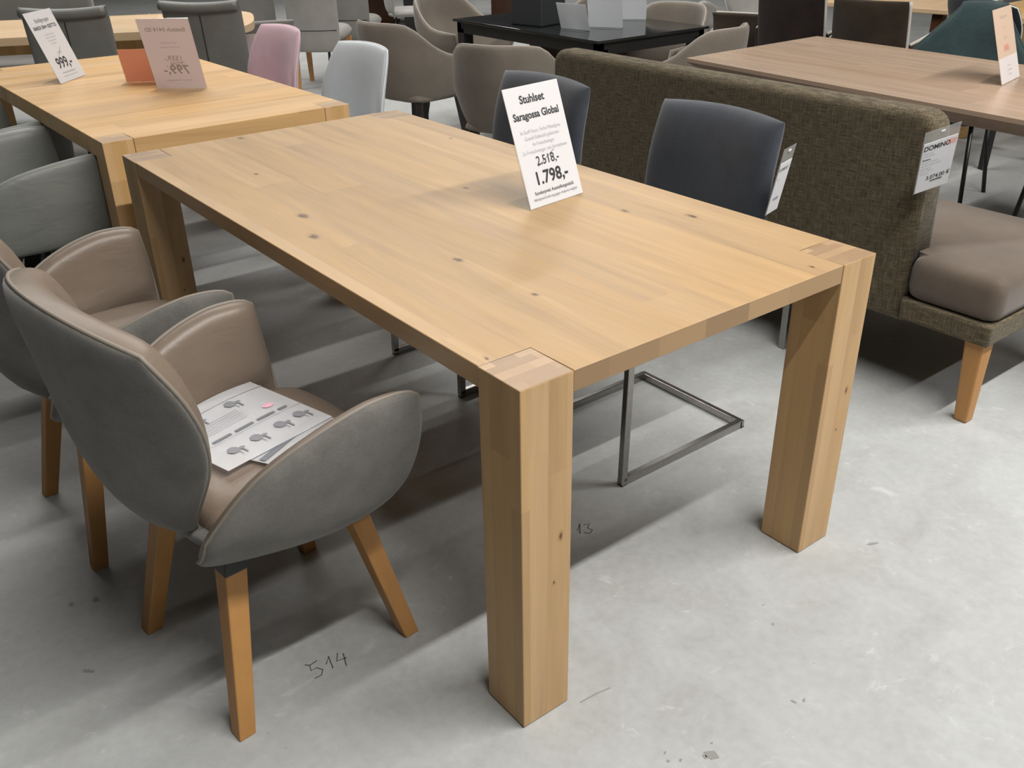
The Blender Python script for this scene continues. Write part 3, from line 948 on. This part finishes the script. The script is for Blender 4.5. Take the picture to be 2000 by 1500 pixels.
price_tag('white hanging price tag in clear pouch at the end of the olive-brown bench back', (1.712, 0.336, 0.669), R(-20), R(-17.5), R(-14.3), 0.110, 0.209, 0.172, [
    ('DOMINO', 0.005, 0.146, 0.0215, 'ink', 0.0006), ('wohnwelt', 0.006, 0.160, 0.007, 'ink_mid', 0), ('Polsterbank', 0.007, 0.134, 0.0075, 'ink_soft', 0), ('Eckbank links', 0.007, 0.125, 0.0075, 'ink_soft', 0),
    ('Riviera', 0.007, 0.112, 0.010, 'ink', 0.0002), ('Rücken Stoff oliv', 0.007, 0.102, 0.0080, 'ink_soft', 0), ('Sitz Microfaser braun', 0.007, 0.092, 0.0080, 'ink_soft', 0), ('Füße Eiche', 0.007, 0.082, 0.0080, 'ink_soft', 0),
    ('259 x 170 cm', 0.007, 0.073, 0.0080, 'ink_soft', 0), ('Abholpreis', 0.007, 0.064, 0.0070, 'ink_soft', 0), ('3.074,00 €', 0.030, 0.041, 0.0190, 'ink', 0.0003)], True, (0.075, 0.104, 0.146, 0.163))
price_tag('white hanging price tag seen edge-on beside the near blue-grey chair back', (1.193, 0.4545, 0.686), R(10.8), R(-12), R(-4.4), 0.065, 0.19, 0.150, [
    ('DOMINO', 0.004, 0.126, 0.0125, 'ink_mid', 0.0003), ('Stuhl', 0.006, 0.100, 0.008, 'ink_soft', 0), ('449,00', 0.015, 0.040, 0.012, 'ink_mid', 0.0002)])

# ------------------------------------------------------------------ tables behind
t2 = thing('dining_table', 'warm oak dining table directly behind the nearest oak table, carrying three leaning signs', 'table', (0.0, 2.170, 0), R(0.6))
w, l, th, lg = 0.908, 1.84, 0.76, 0.10
a = lg + 0.0015
poly = [(a, 0), (w - a, 0), (w - a, a), (w, a), (w, l - a), (w - a, l - a), (w - a, l), (a, l), (a, l - a), (0, l - a), (0, a), (a, a)]
obj('tabletop', prism(poly, th - 0.062, th, 0.0015, 1), M['oak_warm'], t2)
obj('gap_strip', prism([(0.09, 0.06), (w - 0.09, 0.06), (w - 0.09, l - 0.06), (0.09, l - 0.06)], th - 0.085, th - 0.0625), M['walnut'], t2, label='dark strip standing in for the shaded gap under the top')  # dark colour stands in for the shade of the gap below the top
for (lx, ly) in ((0, 0), (w - lg, 0), (w - lg, l - lg), (0, l - lg)):
    bm = box(0, lg, 0, lg, 0.001, th, 0.0016)
    for f in bm.faces:
        if f.calc_center_median().z > th - 0.0005 and f.normal.z > 0.9:
            f.material_index = 1
    obj('leg', bm, [M['oak_warm_leg'], M['oak_warm_end']], t2, loc=(lx, ly, 0))

t3 = thing('dining_table', 'grey-brown oak table on the far side of the olive-brown bench', 'table', (2.462, 0.409, 0), R(-4.6))
bm = bmesh.new()
w, y0, y1, z1, z0, zm = 1.0, -1.2, 1.632, 0.76, 0.690, 0.744
ins = 0.075
lev = [((0, w, y0, y1), z1), ((0, w, y0, y1), zm), ((ins, w - ins, y0 + ins, y1 - ins), z0)]
rings = [[bm.verts.new((x, y, z)) for (x, y) in ((q[0], q[2]), (q[1], q[2]), (q[1], q[3] - (0.08 if i else 0)), (q[0], q[3]))] for i, (q, z) in enumerate(lev)]
# far end runs square to the neighbouring furniture
for rg in rings:
    rg[2].co.y += 0.09
bm.faces.new(rings[0]); bm.faces.new(list(reversed(rings[2])))
for i in range(2):
    for k in range(4):
        bm.faces.new((rings[i + 1][k], rings[i + 1][(k + 1) % 4], rings[i][(k + 1) % 4], rings[i][k]))
bmesh.ops.recalc_face_normals(bm, faces=bm.faces[:])
obj('tabletop', bm, M['oak_grey'], t3)
for yy in (-0.75, 1.25):
    bm = bmesh.new()
    add_beam(bm, (0.25, yy, 0.695), (0.12, yy - 0.14, 0.0), (0.030, 0.030), None, (0, 1, 0), 0.003)
    add_beam(bm, (0.75, yy, 0.695), (0.88, yy - 0.14, 0.0), (0.030, 0.030), None, (0, 1, 0), 0.003)
    add_beam(bm, (0.20, yy, 0.680), (0.80, yy, 0.680), (0.04, 0.025), None, (0, 0, 1), 0.003)
    obj('leg_frame', bm, M['black_metal'], t3, label='black metal leg frame')

bt = thing('dining_table', 'black glass-topped dining table on square black metal legs', 'table', (2.70, 2.745, 0))
w, l = 0.86, 1.335
obj('tabletop', box(0, w, 0, l, 0.736, 0.75, 0.002), M['black_glass'], bt)
bm = bmesh.new()
for (x0, x1, y0, y1) in ((0.02, 0.06, 0.02, l - 0.02), (w - 0.06, w - 0.02, 0.02, l - 0.02), (0.02, w - 0.02, 0.02, 0.06), (0.02, w - 0.02, l - 0.06, l - 0.02)):
    add_box(bm, x0, x1, y0, y1, 0.672, 0.7345)
obj('frame', bm, M['black_metal'], bt)
for (x, y) in ((0.02, 0.02), (w - 0.09, 0.02), (0.02, l - 0.09), (w - 0.09, l - 0.09)):
    obj('leg', box(x, x + 0.07, y, y + 0.07, 0.0, 0.70, 0.002), M['black_metal'], bt)
b = obj('square_box', box(-0.115, 0.115, -0.115, 0.115, 0, 0.26, 0.008, 2), M['box_grey'], None, loc=(2.925, 3.515, 0.7505))
b.rotation_euler = (0, 0, R(12))
tag(b, 'dark grey square box standing on the black glass table, top cut off', 'box')

u5, n5 = Vector((0.914, -0.406)), Vector((0.406, 0.914))
t5 = thing('dining_table', 'pale oak table with rounded end, behind the grey high-back chairs at top left', 'table', (1.156, 4.84, 0), math.atan2(-0.406, 0.914))
end = []
for i in range(13):
    an = R(-90 + 180 * i / 12)
    end.append((0.28 + 0.24 * math.copysign(abs(math.cos(an)) ** 0.6, 1), 0.46 + 0.46 * math.copysign(abs(math.sin(an)) ** 0.7, math.sin(an))))
obj('tabletop', prism(end + [(-2.6, 0.92), (-2.6, 0.0)], 0.705, 0.75, 0.004, 2), M['oak_pale'], t5)
for (x, y) in ((0.12, 0.28), (0.12, 0.64), (-2.2, 0.28), (-2.2, 0.64)):
    obj('leg', leg_bm((x, y, 0.71), (x + (0.14 if x > 0 else -0.14), y + (0.1 if y > 0.5 else -0.1), 0), 0.11, 0.07, 0, 0.004), M['oak_warm_leg'], t5)
obj('rail', box(-2.2, 0.16, 0.42, 0.50, 0.60, 0.704), M['oak_warm_leg'], t5)

t6 = thing('dining_table', 'pale oak table behind the brown armchairs, cut off by the top edge', 'table', (5.16, 2.20, 0), R(9))
obj('tabletop', box(0, 1.0, 0, 1.12, 0.72, 0.75, 0.004), M['oak_pale'], t6)
for (x, y) in ((0.05, 0.05), (0.88, 0.05), (0.05, 1.0), (0.88, 1.0)):
    obj('leg', box(x, x + 0.07, y, y + 0.07, 0, 0.7205, 0.003), M['walnut'], t6)
t7 = thing('dining_table', 'warm oak table at the upper right corner, behind the teal chairs', 'table', (5.22, 0.15, 0), R(4))
obj('tabletop', box(0, 1.0, 0, 1.95, 0.715, 0.75, 0.004), M['oak_warm'], t7)
for (x, y) in ((0.05, 0.05), (0.85, 0.05), (0.05, 1.80), (0.85, 1.80)):
    obj('leg', box(x, x + 0.09, y, y + 0.09, 0, 0.7155, 0.003), M['oak_warm_leg'], t7)

t8 = thing('dining_table', 'dark walnut table on slab legs far behind the taupe chairs', 'table', (5.05, 9.35, 0), R(-38))
obj('tabletop', box(-0.3, 1.9, -0.1, 0.9, 0.70, 0.75, 0.004), M['walnut'], t8)
for x in (0.0, 1.5):
    bm = box(x, x + 0.30, 0.35, 0.43, 0.03, 0.70, 0.003)
    add_box(bm, x - 0.05, x + 0.35, 0.15, 0.65, 0.0, 0.03)
    obj('leg', bm, M['walnut'], t8)
t9 = thing('dining_table', 'dark table with black slab leg, far behind the black table', 'table', (5.15, 8.45, 0), R(-38))
obj('tabletop', box(-0.9, 0.9, -0.45, 0.45, 0.72, 0.75, 0.004), M['oak_pale'], t9)
bm = box(-0.08, 0.08, -0.05, 0.05, 0.02, 0.72, 0.003); add_box(bm, -0.25, 0.25, -0.3, 0.3, 0, 0.02)
obj('pedestal', bm, M['black_metal'], t9)

# ------------------------------------------------------------------ shell chairs
def shell_P(u, v, wid=1.0):
    a, b = squircle(u, v, 0.10)
    s = abs(a); sg = 1 if a >= 0 else -1
    t = (b + 1) / 2
    x = table([0, 0.18, 0.36, 0.52, 0.75, 1.0], [-0.285, -0.268, -0.205, -0.110, 0.045, 0.205], s)
    y = table([0, 0.18, 0.36, 0.52, 0.75, 1.0], [0.0, 0.115, 0.215, 0.265, 0.290, 0.285], s) * wid
    zt = table([0, 0.30, 0.40, 0.52, 0.66, 0.85, 1.0], [0.832, 0.825, 0.790, 0.715, 0.662, 0.645, 0.640], s)
    zb = table([0, 0.5, 1.0], [0.415, 0.415, 0.445], s)
    k = 0.74 + 0.26 * min(1.0, t * 1.6) ** 0.7
    lean = 0.05 * t * max(0.0, 1 - s * 1.6)
    return Vector((x * (k if x < 0 else 1) - lean, sg * y * k, lerp(zb, zt, t)))

def shell_seat(u, v):
    a, b = squircle(u, v, 0.4)
    return Vector((0.005 + 0.225 * a, 0.225 * b, 0.425))

def make_shell(name, label, fab, pip, legm):
    t = thing(name, label, 'chair')
    bk = obj('shell', panel(shell_P, pad(0.012, 10, 0.5, 0.006), pad(0.012, 10, 0.5, 0.006), 36, 16), fab, t, True)
    obj('piping', tube(rim(shell_P, 30), 0.0055, 6, True), pip, bk, True)
    obj('seat_cushion', panel(shell_seat, pad(0.045, 7, 0.5, 0.0), pad(0.03, 5, 0.5, 0.0), 18, 18), fab, t, True)
    for (fx, fy) in ((0.21, 0.20), (0.21, -0.20), (-0.22, 0.20), (-0.22, -0.20)):
        obj('leg', leg_bm((fx * 0.75, fy * 0.8, 0.410), (fx, fy, 0), 0.042, 0.026, 0, 0.003), legm, t)
    return t

SHG = 'taupe shell armchairs around the black table'
sh0 = make_shell('shell_armchair', 'taupe felt shell armchair beside the pale blue-grey chair, left of the black table', M['taupe_felt'], M['piping_felt'], M['black_wood'])
sh0.location = (2.20, 3.72, 0); sh0.rotation_euler = (0, 0, R(8)); sh0['group'] = SHG
dup(sh0, (2.13, 2.72, 0), R(33), 'taupe felt shell armchair seen from behind, directly left of the bench end', SHG)
dup(sh0, (3.07, 2.50, 0), R(104), 'taupe felt shell armchair between the black table and the grey oak table', SHG)
dup(sh0, (3.45, 3.09, 0), R(186), 'taupe felt shell armchair facing us across the right end of the black table', SHG)
dup(sh0, (3.46, 3.71, 0), R(185), 'taupe felt shell armchair across the black table, partly hidden by white signs', SHG)
dup(sh0, (3.02, 4.42, 0), R(-78), 'taupe felt shell armchair at the far end of the black table, left of the box', SHG)
TG = 'teal shell chairs at the grey oak table'



# ------------------------------------------------------------------ armchairs in other covers
brown = {'suede_grey': M['brown_fabric'], 'leather_taupe': M['brown_fabric'], 'piping_taupe': M['piping_pale'], 'oak_honey': M['black_metal']}
dbrown = {'suede_grey': M['dark_brown'], 'leather_taupe': M['brown_fabric'], 'piping_taupe': M['piping_pale'], 'oak_honey': M['black_metal']}
tdark = {'suede_grey': M['teal_dark'], 'leather_taupe': M['teal'], 'piping_taupe': M['piping_ice'], 'oak_honey': M['black_metal']}
lightm = {'suede_grey': M['light_grey'], 'leather_taupe': M['light_grey'], 'piping_taupe': M['piping_pale'], 'oak_honey': M['black_metal']}
BG = 'dark brown armchairs behind the grey oak table'
def boxy_back(u, v):
    a, b = squircle(u, v, 0.05)
    t = (b + 1) / 2
    x = table([0, 0.4, 1.0], [-0.225, -0.250, -0.300], t)
    return Vector((x + 0.03 * a * a, 0.222 * a, lerp(0.40, 0.885, t) - 0.006 * (1 - a * a) * t))

def boxy_arm(u, v):
    a, b = squircle(u, v, 0.08)
    s_ = (a + 1) / 2
    t = (b + 1) / 2
    return Vector((lerp(-0.225, 0.23, s_), -0.250 - 0.015 * t + 0.030 * (1 - s_) ** 3, lerp(0.405, table([0, 0.5, 1], [0.655, 0.690, 0.725], s_), t)))

def make_boxy(name, label, fab):
    t = thing(name, label, 'chair')
    bk = obj('backrest', panel(boxy_back, pad(0.05, 8, 0.5, 0.004), pad(0.012, 8, 0.5, 0.004), 20, 20), fab, t, True)
    obj('piping', tube([boxy_back(-1, -0.6 + 1.6 * i / 12) for i in range(13)], 0.010, 8), M['piping_pale'], bk, True)
    for sgn in (1, -1):
        fm = (lambda b_: b_) if sgn == 1 else mirror_y
        am = obj('armrest', fm(panel(boxy_arm, pad(0.012, 8, 0.5, 0.004), pad(0.03, 8, 0.5, 0.004), 18, 14)), fab, t, True)
        obj('piping', fm(tube([boxy_arm(-1 + 2 * i / 16, 1) for i in range(17)], 0.009, 8)), M['piping_pale'], am, True)
    obj('seat_cushion', panel(arm_seat, pad(0.05, 7, 0.5, 0.0), const(0.03), 18, 18), fab, t, True)
    for (fx, fy) in ((0.20, 0.20), (0.20, -0.20), (-0.20, 0.20), (-0.20, -0.20)):
        obj('leg', leg_bm((fx * 0.85, fy * 0.9, 0.42), (fx, fy, 0), 0.04, 0.028), M['black_wood'], t)
    return t
bx = make_boxy('armchair', 'dark olive-brown armchair with pale piping, seen from behind beside the teal chairs', M['brown_fabric'])
bx.location = (4.50, 2.21, 0); bx.rotation_euler = (0, 0, R(10)); bx['group'] = BG
dup(bx, (4.55, 2.79, 0), R(10), 'very dark brown armchair seen from behind, tallest above the far corner of the grey table', BG, {'brown_fabric': M['dark_brown']})
dup(chair0, (4.82, 1.62, 0), R(-20), 'almost black teal armchair behind the ribbed teal one', None, tdark)
dup(chair0, (5.35, 3.95, 0), R(200), 'light grey armchair with pale piping behind the dark brown one at the top edge', None, lightm)

# ------------------------------------------------------------------ slim upholstered side chairs
def side_back(u, v):
    a, b = squircle(u, v, 0.16)
    t = (b + 1) / 2
    w = table([0, 0.25, 0.55, 0.85, 1.0], [0.215, 0.236, 0.238, 0.220, 0.195], t)
    x = table([0, 0.1, 0.35, 0.7, 1.0], [-0.170, -0.215, -0.235, -0.255, -0.285], t)
    wrap = table([0, 0.4, 0.8, 1.0], [0.05, 0.085, 0.06, 0.04], t)
    return Vector((x + wrap * a * a, w * a, lerp(0.42, 0.865, t)))

def side_seat(u, v):
    a, b = squircle(u, v, 0.4)
    return Vector((0.02 + 0.235 * a, 0.225 * b, 0.43 + 0.015 * b * b))

def make_side(name, label, fab, pip, legm, thin=False):
    t = thing(name, label, 'chair')
    bk = obj('backrest', panel(side_back, pad(0.022, 7, 0.5, 0.004), pad(0.012, 7, 0.5, 0.004), 22, 22), fab, t, True)
    obj('piping', tube(rim(side_back), 0.0045, 6, True), pip, bk, True)
    obj('seam', tube([side_back(-0.80 + 1.6 * i / 20, -0.42) + Vector((0.021, 0, 0)) for i in range(21)], 0.0022, 5), pip if thin else fab, bk, True)
    obj('seat', panel(side_seat, pad(0.04, 7, 0.5, 0.002), pad(0.022, 6, 0.5, 0.002), 18, 18), fab, t, True)
    for (fx, fy) in ((0.21, 0.20), (0.21, -0.20), (-0.20, 0.20), (-0.20, -0.20)):
        if thin:
            obj('leg', tube([(fx * 0.7, fy * 0.8, 0.41), (fx, fy, 0.0)], 0.009, 8), legm, t, True)
        else:
            obj('leg', leg_bm((fx * 0.7, fy * 0.8, 0.412), (fx, fy, 0), 0.04, 0.026, 0, 0.003), legm, t)
    return t
s_pink = make_side('side_chair', 'dusty pink upholstered chair at the far side of the second oak table', M['pink'], M['piping_pink'], M['oak_honey'])
s_pink.location = (1.10, 3.63, 0); s_pink.rotation_euler = (0, 0, R(184))
s_ice = make_side('side_chair', 'pale blue-grey upholstered chair at the right of the second oak table', M['ice_grey'], M['piping_ice'], M['black_metal'])
s_ice.location = (1.10, 2.80, 0); s_ice.rotation_euler = (0, 0, R(184))
s_l = make_side('side_chair', 'light grey chair on thin black legs at the top edge, left of the black table', M['light_grey'], M['light_grey'], M['black_metal'], True)
s_l.location = (4.22, 6.98, 0); s_l.rotation_euler = (0, 0, R(-32))

def taper_back(u, v):
    a, b = squircle(u, v, 0.10)
    t = (b + 1) / 2
    w = table([0, 0.25, 0.5, 0.75, 0.93, 1.0], [0.22, 0.285, 0.285, 0.190, 0.118, 0.105], t)
    x = table([0, 0.1, 0.4, 1.0], [-0.17, -0.225, -0.25, -0.30], t)
    return Vector((x + table([0, 0.4, 1.0], [0.06, 0.12, 0.03], t) * a * a, w * a, lerp(0.42, 0.925, t)))
def make_taper(name, label, fab):
    t = thing(name, label, 'chair')
    bk = obj('backrest', panel(taper_back, pad(0.03, 8, 0.5, 0.004), pad(0.014, 8, 0.5, 0.004), 22, 22), fab, t, True)
    obj('piping', tube(rim(taper_back), 0.005, 6, True), fab, bk, True)
    obj('seat', panel(side_seat, pad(0.045, 7, 0.5, 0.002), pad(0.03, 6, 0.5, 0.002), 18, 18), fab, t, True)
    for (fx, fy) in ((0.21, 0.20), (0.21, -0.20), (-0.20, 0.20), (-0.20, -0.20)):
        obj('leg', tube([(fx * 0.7, fy * 0.8, 0.41), (fx, fy, 0.0)], 0.011, 8), M['black_metal'], t, True)
    return t
tp = make_taper('side_chair', 'ribbed teal chair with tapering back, just left of the cream price sign', M['teal'])
tp.location = (3.90, 1.42, 0); tp.rotation_euler = (0, 0, R(192)); tp['group'] = TG
dup(tp, (3.84, 0.70, 0), R(190), 'ribbed teal chair cut off by the right edge, right of the cream sign', TG)

# ------------------------------------------------------------------ high-back upholstered chairs
def make_high(name, label, fab, legm, bh=0.96, bw=0.225, roll=True, metal=False):
    t = thing(name, label, 'chair')
    def hb(u, v):
        a, b = squircle(u, v, 0.06)
        tt = (b + 1) / 2
        x = table([0, 0.3, 0.75, 0.92, 1.0], [-0.200, -0.215, -0.245, -0.262, -0.285], tt)
        return Vector((x - 0.018 * (1 - a * a), bw * a * (1.0 - 0.04 * (1 - tt)), lerp(0.30, bh, tt) - (0.018 * (1 - a * a) * tt if roll else 0)))
    bk = obj('backrest', panel(hb, pad(0.03, 8, 0.5, 0.003), pad(0.018, 8, 0.5, 0.003), 18, 22), fab, t, True)
    if roll:
        pts = [hb(-0.97 + 1.94 * i / 18, 0.985) + Vector((-0.012, 0, -0.018)) for i in range(19)]
        obj('top_roll', tube(pts, 0.026, 12), fab, bk, True)
        obj('seam', tube([hb(0, -0.95 + 1.75 * i / 16) + Vector((-0.0225, 0, 0)) for i in range(17)], 0.0025, 5), M['black_metal'], bk)
    else:
        obj('seam', tube([hb(-0.92 + 1.84 * i / 14, -0.52) + Vector((-0.021, 0, 0)) for i in range(15)], 0.003, 5), M['black_metal'], bk)
    def hs(u, v):
        a, b = squircle(u, v, 0.2)
        return Vector((0.02 + 0.24 * a, bw * b, 0.42))
    obj('seat', panel(hs, pad(0.06, 7, 0.5, 0.002), pad(0.05, 7, 0.5, 0.002), 16, 16), fab, t, True)
    for (fx, fy) in ((0.21, 0.18), (0.21, -0.18), (-0.20, 0.18), (-0.20, -0.18)):
        if metal:
            obj('leg', tube([(fx * 0.85, fy, 0.375), (fx, fy * 1.05, 0.0)], 0.012, 8), legm, t, True)
        else:
            obj('leg', leg_bm((fx * 0.9, fy, 0.378), (fx, fy, 0), 0.045, 0.032, 0, 0.003), legm, t)
    return t
HG = 'slate grey high-back chairs behind the second oak table'
h1 = make_high('high_back_chair', 'slate grey high-back chair with centre seam, behind the 999 sign', M['slate'], M['black_metal'])
h1.location = (0.695, 4.765, 0); h1.rotation_euler = (0, 0, R(58)); h1['group'] = HG
dup(h1, (1.375, 4.500, 0), R(48), 'slate grey high-back chair with centre seam, left of the pink chair', HG)
g1 = make_high('high_back_chair', 'light grey tall padded chair with cross seam, right behind the pink chair', M['light_grey'], M['oak_honey'], 1.0, 0.215, False)
g1.location = (2.98, 6.42, 0); g1.rotation_euler = (0, 0, R(48))
g2 = make_high('high_back_chair', 'grey padded chair at the top edge, left of the walnut table leg', M['mid_grey'], M['black_metal'], 1.0, 0.22, False, True)
g2.location = (3.50, 6.82, 0); g2.rotation_euler = (0, 0, R(46))
g3 = make_high('high_back_chair', 'grey padded chair at the top edge beside the rounded table end', M['mid_grey'], M['black_metal'], 0.95, 0.22, False, True)
g3.location = (2.72, 7.05, 0); g3.rotation_euler = (0, 0, R(50))
g4 = make_high('high_back_chair', 'low-backed mid grey chair peeking out behind the pink chair', M['mid_grey'], M['oak_honey'], 0.68, 0.19, False)
g4.location = (2.12, 5.65, 0); g4.rotation_euler = (0, 0, R(75))
pc = obj('paper_card', box(-0.07, 0.07, -0.001, 0.001, 0, 0.16), M['paper_rose'], None, loc=(1.93, 5.375, 0.45))
pc.rotation_euler = (0, 0, R(-15))
tag(pc, 'pinkish paper card tucked behind the pink chair', 'card')
b1 = make_high('high_back_chair', 'dark brown low chair with pale top edge, left of the tallest brown armchair', M['brown_fabric'], M['black_metal'], 0.68, 0.235, False, True)
b1.location = (4.88, 3.45, 0); b1.rotation_euler = (0, 0, R(20))
obj('piping', tube([(-0.262, -0.21 + 0.42 * i / 8, 0.682) for i in range(9)], 0.008, 6), M['piping_pale'], b1)

bn = thing('upholstered_bench', 'long grey bench along the far side of the pale rounded table, top left', 'bench', (-0.55, 6.75, 0), math.atan2(-0.406, 0.914))
obj('backrest', box(-1.0, 1.75, 0.36, 0.48, 0.25, 0.88, 0.03, 3), M['mid_grey'], bn)
obj('seat', box(-1.0, 1.75, -0.1, 0.40, 0.30, 0.47, 0.03, 3), M['mid_grey'], bn)
for (x, y) in ((-0.9, -0.05), (1.65, -0.05), (-0.9, 0.4), (1.65, 0.4)):
    obj('leg', box(x - 0.03, x + 0.03, y - 0.03, y + 0.03, 0, 0.305), M['black_metal'], bn)

# ------------------------------------------------------------------ pencil marks and scuffs on the concrete
def unit_strokes(strokes, ox, oy, ang, s):
    b = bmesh.new()
    c, sn = math.cos(ang), math.sin(ang)
    for st in strokes:
        ribbon(b, [(ox + s * (x * c - y * sn), oy + s * (x * sn + y * c)) for (x, y) in st], 0.0024, 0.0006)
    return b
five = [[(0.45, 1.0), (0.05, 0.85), (0.0, 0.5), (0.3, 0.55), (0.5, 0.3), (0.35, 0.0), (0.0, -0.05)], [(0.05, 0.85), (-0.15, 1.0)]]
one = [[(0.75, 0.55), (1.0, 1.0), (0.95, 0.15)]]
four = [[(1.45, 1.0), (1.25, 0.5), (1.75, 0.5)], [(1.68, 0.85), (1.55, 0.0)]]
fm = obj('handwritten_number', unit_strokes(five + one + four, -0.262, 0.383, R(-10), 0.046), M['pencil'], floor)
bm = unit_strokes([[(0.0, 0.3), (0.2, 1.0), (0.15, 0.0)], [(0.45, 0.9), (0.8, 1.0), (0.65, 0.55), (0.95, 0.35), (0.75, 0.0), (0.4, 0.1)]], 0.500, 0.405, R(-38), 0.042)
obj('handwritten_number', bm, M['pencil'], floor)
def splat(b, cx, cy, rx, ry, ang, z=0.0005):
    c, sn = math.cos(ang), math.sin(ang)
    ps = []
    for i in range(18):
        an = 2 * PI * i / 18
        k = 0.7 + 0.5 * random.random()
        x, y = rx * k * math.cos(an), ry * k * math.sin(an)
        ps.append((cx + x * c - y * sn, cy + x * sn + y * c, z))
    b.faces.new([b.verts.new(p) for p in ps])
bm = bmesh.new()
for (cx, cy, rx, ry, an) in ((0.240, -0.274, 0.011, 0.015, 0.3), (0.228, -0.268, 0.006, 0.004, 1.2), (0.262, -0.255, 0.003, 0.002, 0), (0.185, -0.245, 0.004, 0.003, 0.5), (0.165, -0.232, 0.004, 0.003, 0), (0.175, -0.215, 0.005, 0.002, 0.4),
                             (0.471, -0.289, 0.004, 0.006, 0.2), (0.49, -0.30, 0.006, 0.003, 0.3), (1.048, -0.094, 0.016, 0.005, -0.4), (0.62, -0.12, 0.004, 0.003, 0), (-0.632, 0.705, 0.013, 0.005, -0.8), (-0.55, 0.93, 0.008, 0.012, 0.3), (-0.60, 0.95, 0.006, 0.008, 0.1)):
    splat(bm, cx, cy, rx, ry, an)
ribbon(bm, [(0.131, -0.0195), (0.171, -0.0225), (0.2065, -0.029)], 0.0035, 0.0005)
obj('scuff_marks', bm, M['stain'], floor)

# ------------------------------------------------------------------ camera and light
cam = bpy.data.cameras.new('camera')
cam.sensor_fit = 'HORIZONTAL'
cam.sensor_width = 36.0
cam.lens = 1819.42 / 2000 * 36.0
cam.clip_start = 0.05
co = bpy.data.objects.new('camera', cam)
C.objects.link(co)
co.location = (-0.8047, -1.0275, 1.47125)
co.rotation_euler = (1.0800783, 0.0148628, -0.6629412)
S.camera = co

def tube_row(y, x0, x1, power, z=4.5, col=(1.0, 0.975, 0.935)):
    L = bpy.data.lights.new('tube_light', 'AREA')
    L.shape = 'RECTANGLE'
    L.size = x1 - x0
    L.size_y = 0.10
    L.energy = power
    L.color = col
    o = bpy.data.objects.new('tube_light', L)
    C.objects.link(o)
    o.location = ((x0 + x1) / 2, y, z)
LAMPS = [(-1.63, -0.9, 5.0, 440), (-3.85, -1.0, 5.0, 160), (3.95, -0.5, 6.0, 150), (6.6, -1.0, 8.0, 230), (9.2, -1.0, 9.0, 260)]  # last two rows are unseen lamps added to light the background
for (y, x0, x1, pw) in LAMPS:
    tube_row(y, x0, x1, pw)

W = bpy.data.worlds.new('world')
W.use_nodes = True
W.node_tree.nodes['Background'].inputs[0].default_value = (0.8, 0.85, 0.9, 1)
W.node_tree.nodes['Background'].inputs[1].default_value = 0.2
S.world = W
S.view_settings.view_transform = 'Standard'
S.view_settings.look = 'None'
S.view_settings.exposure = -0.06
S.view_settings.gamma = 1.0
S.cycles.use_denoising = True
S.cycles.max_bounces = 8
S.cycles.transparent_max_bounces = 12
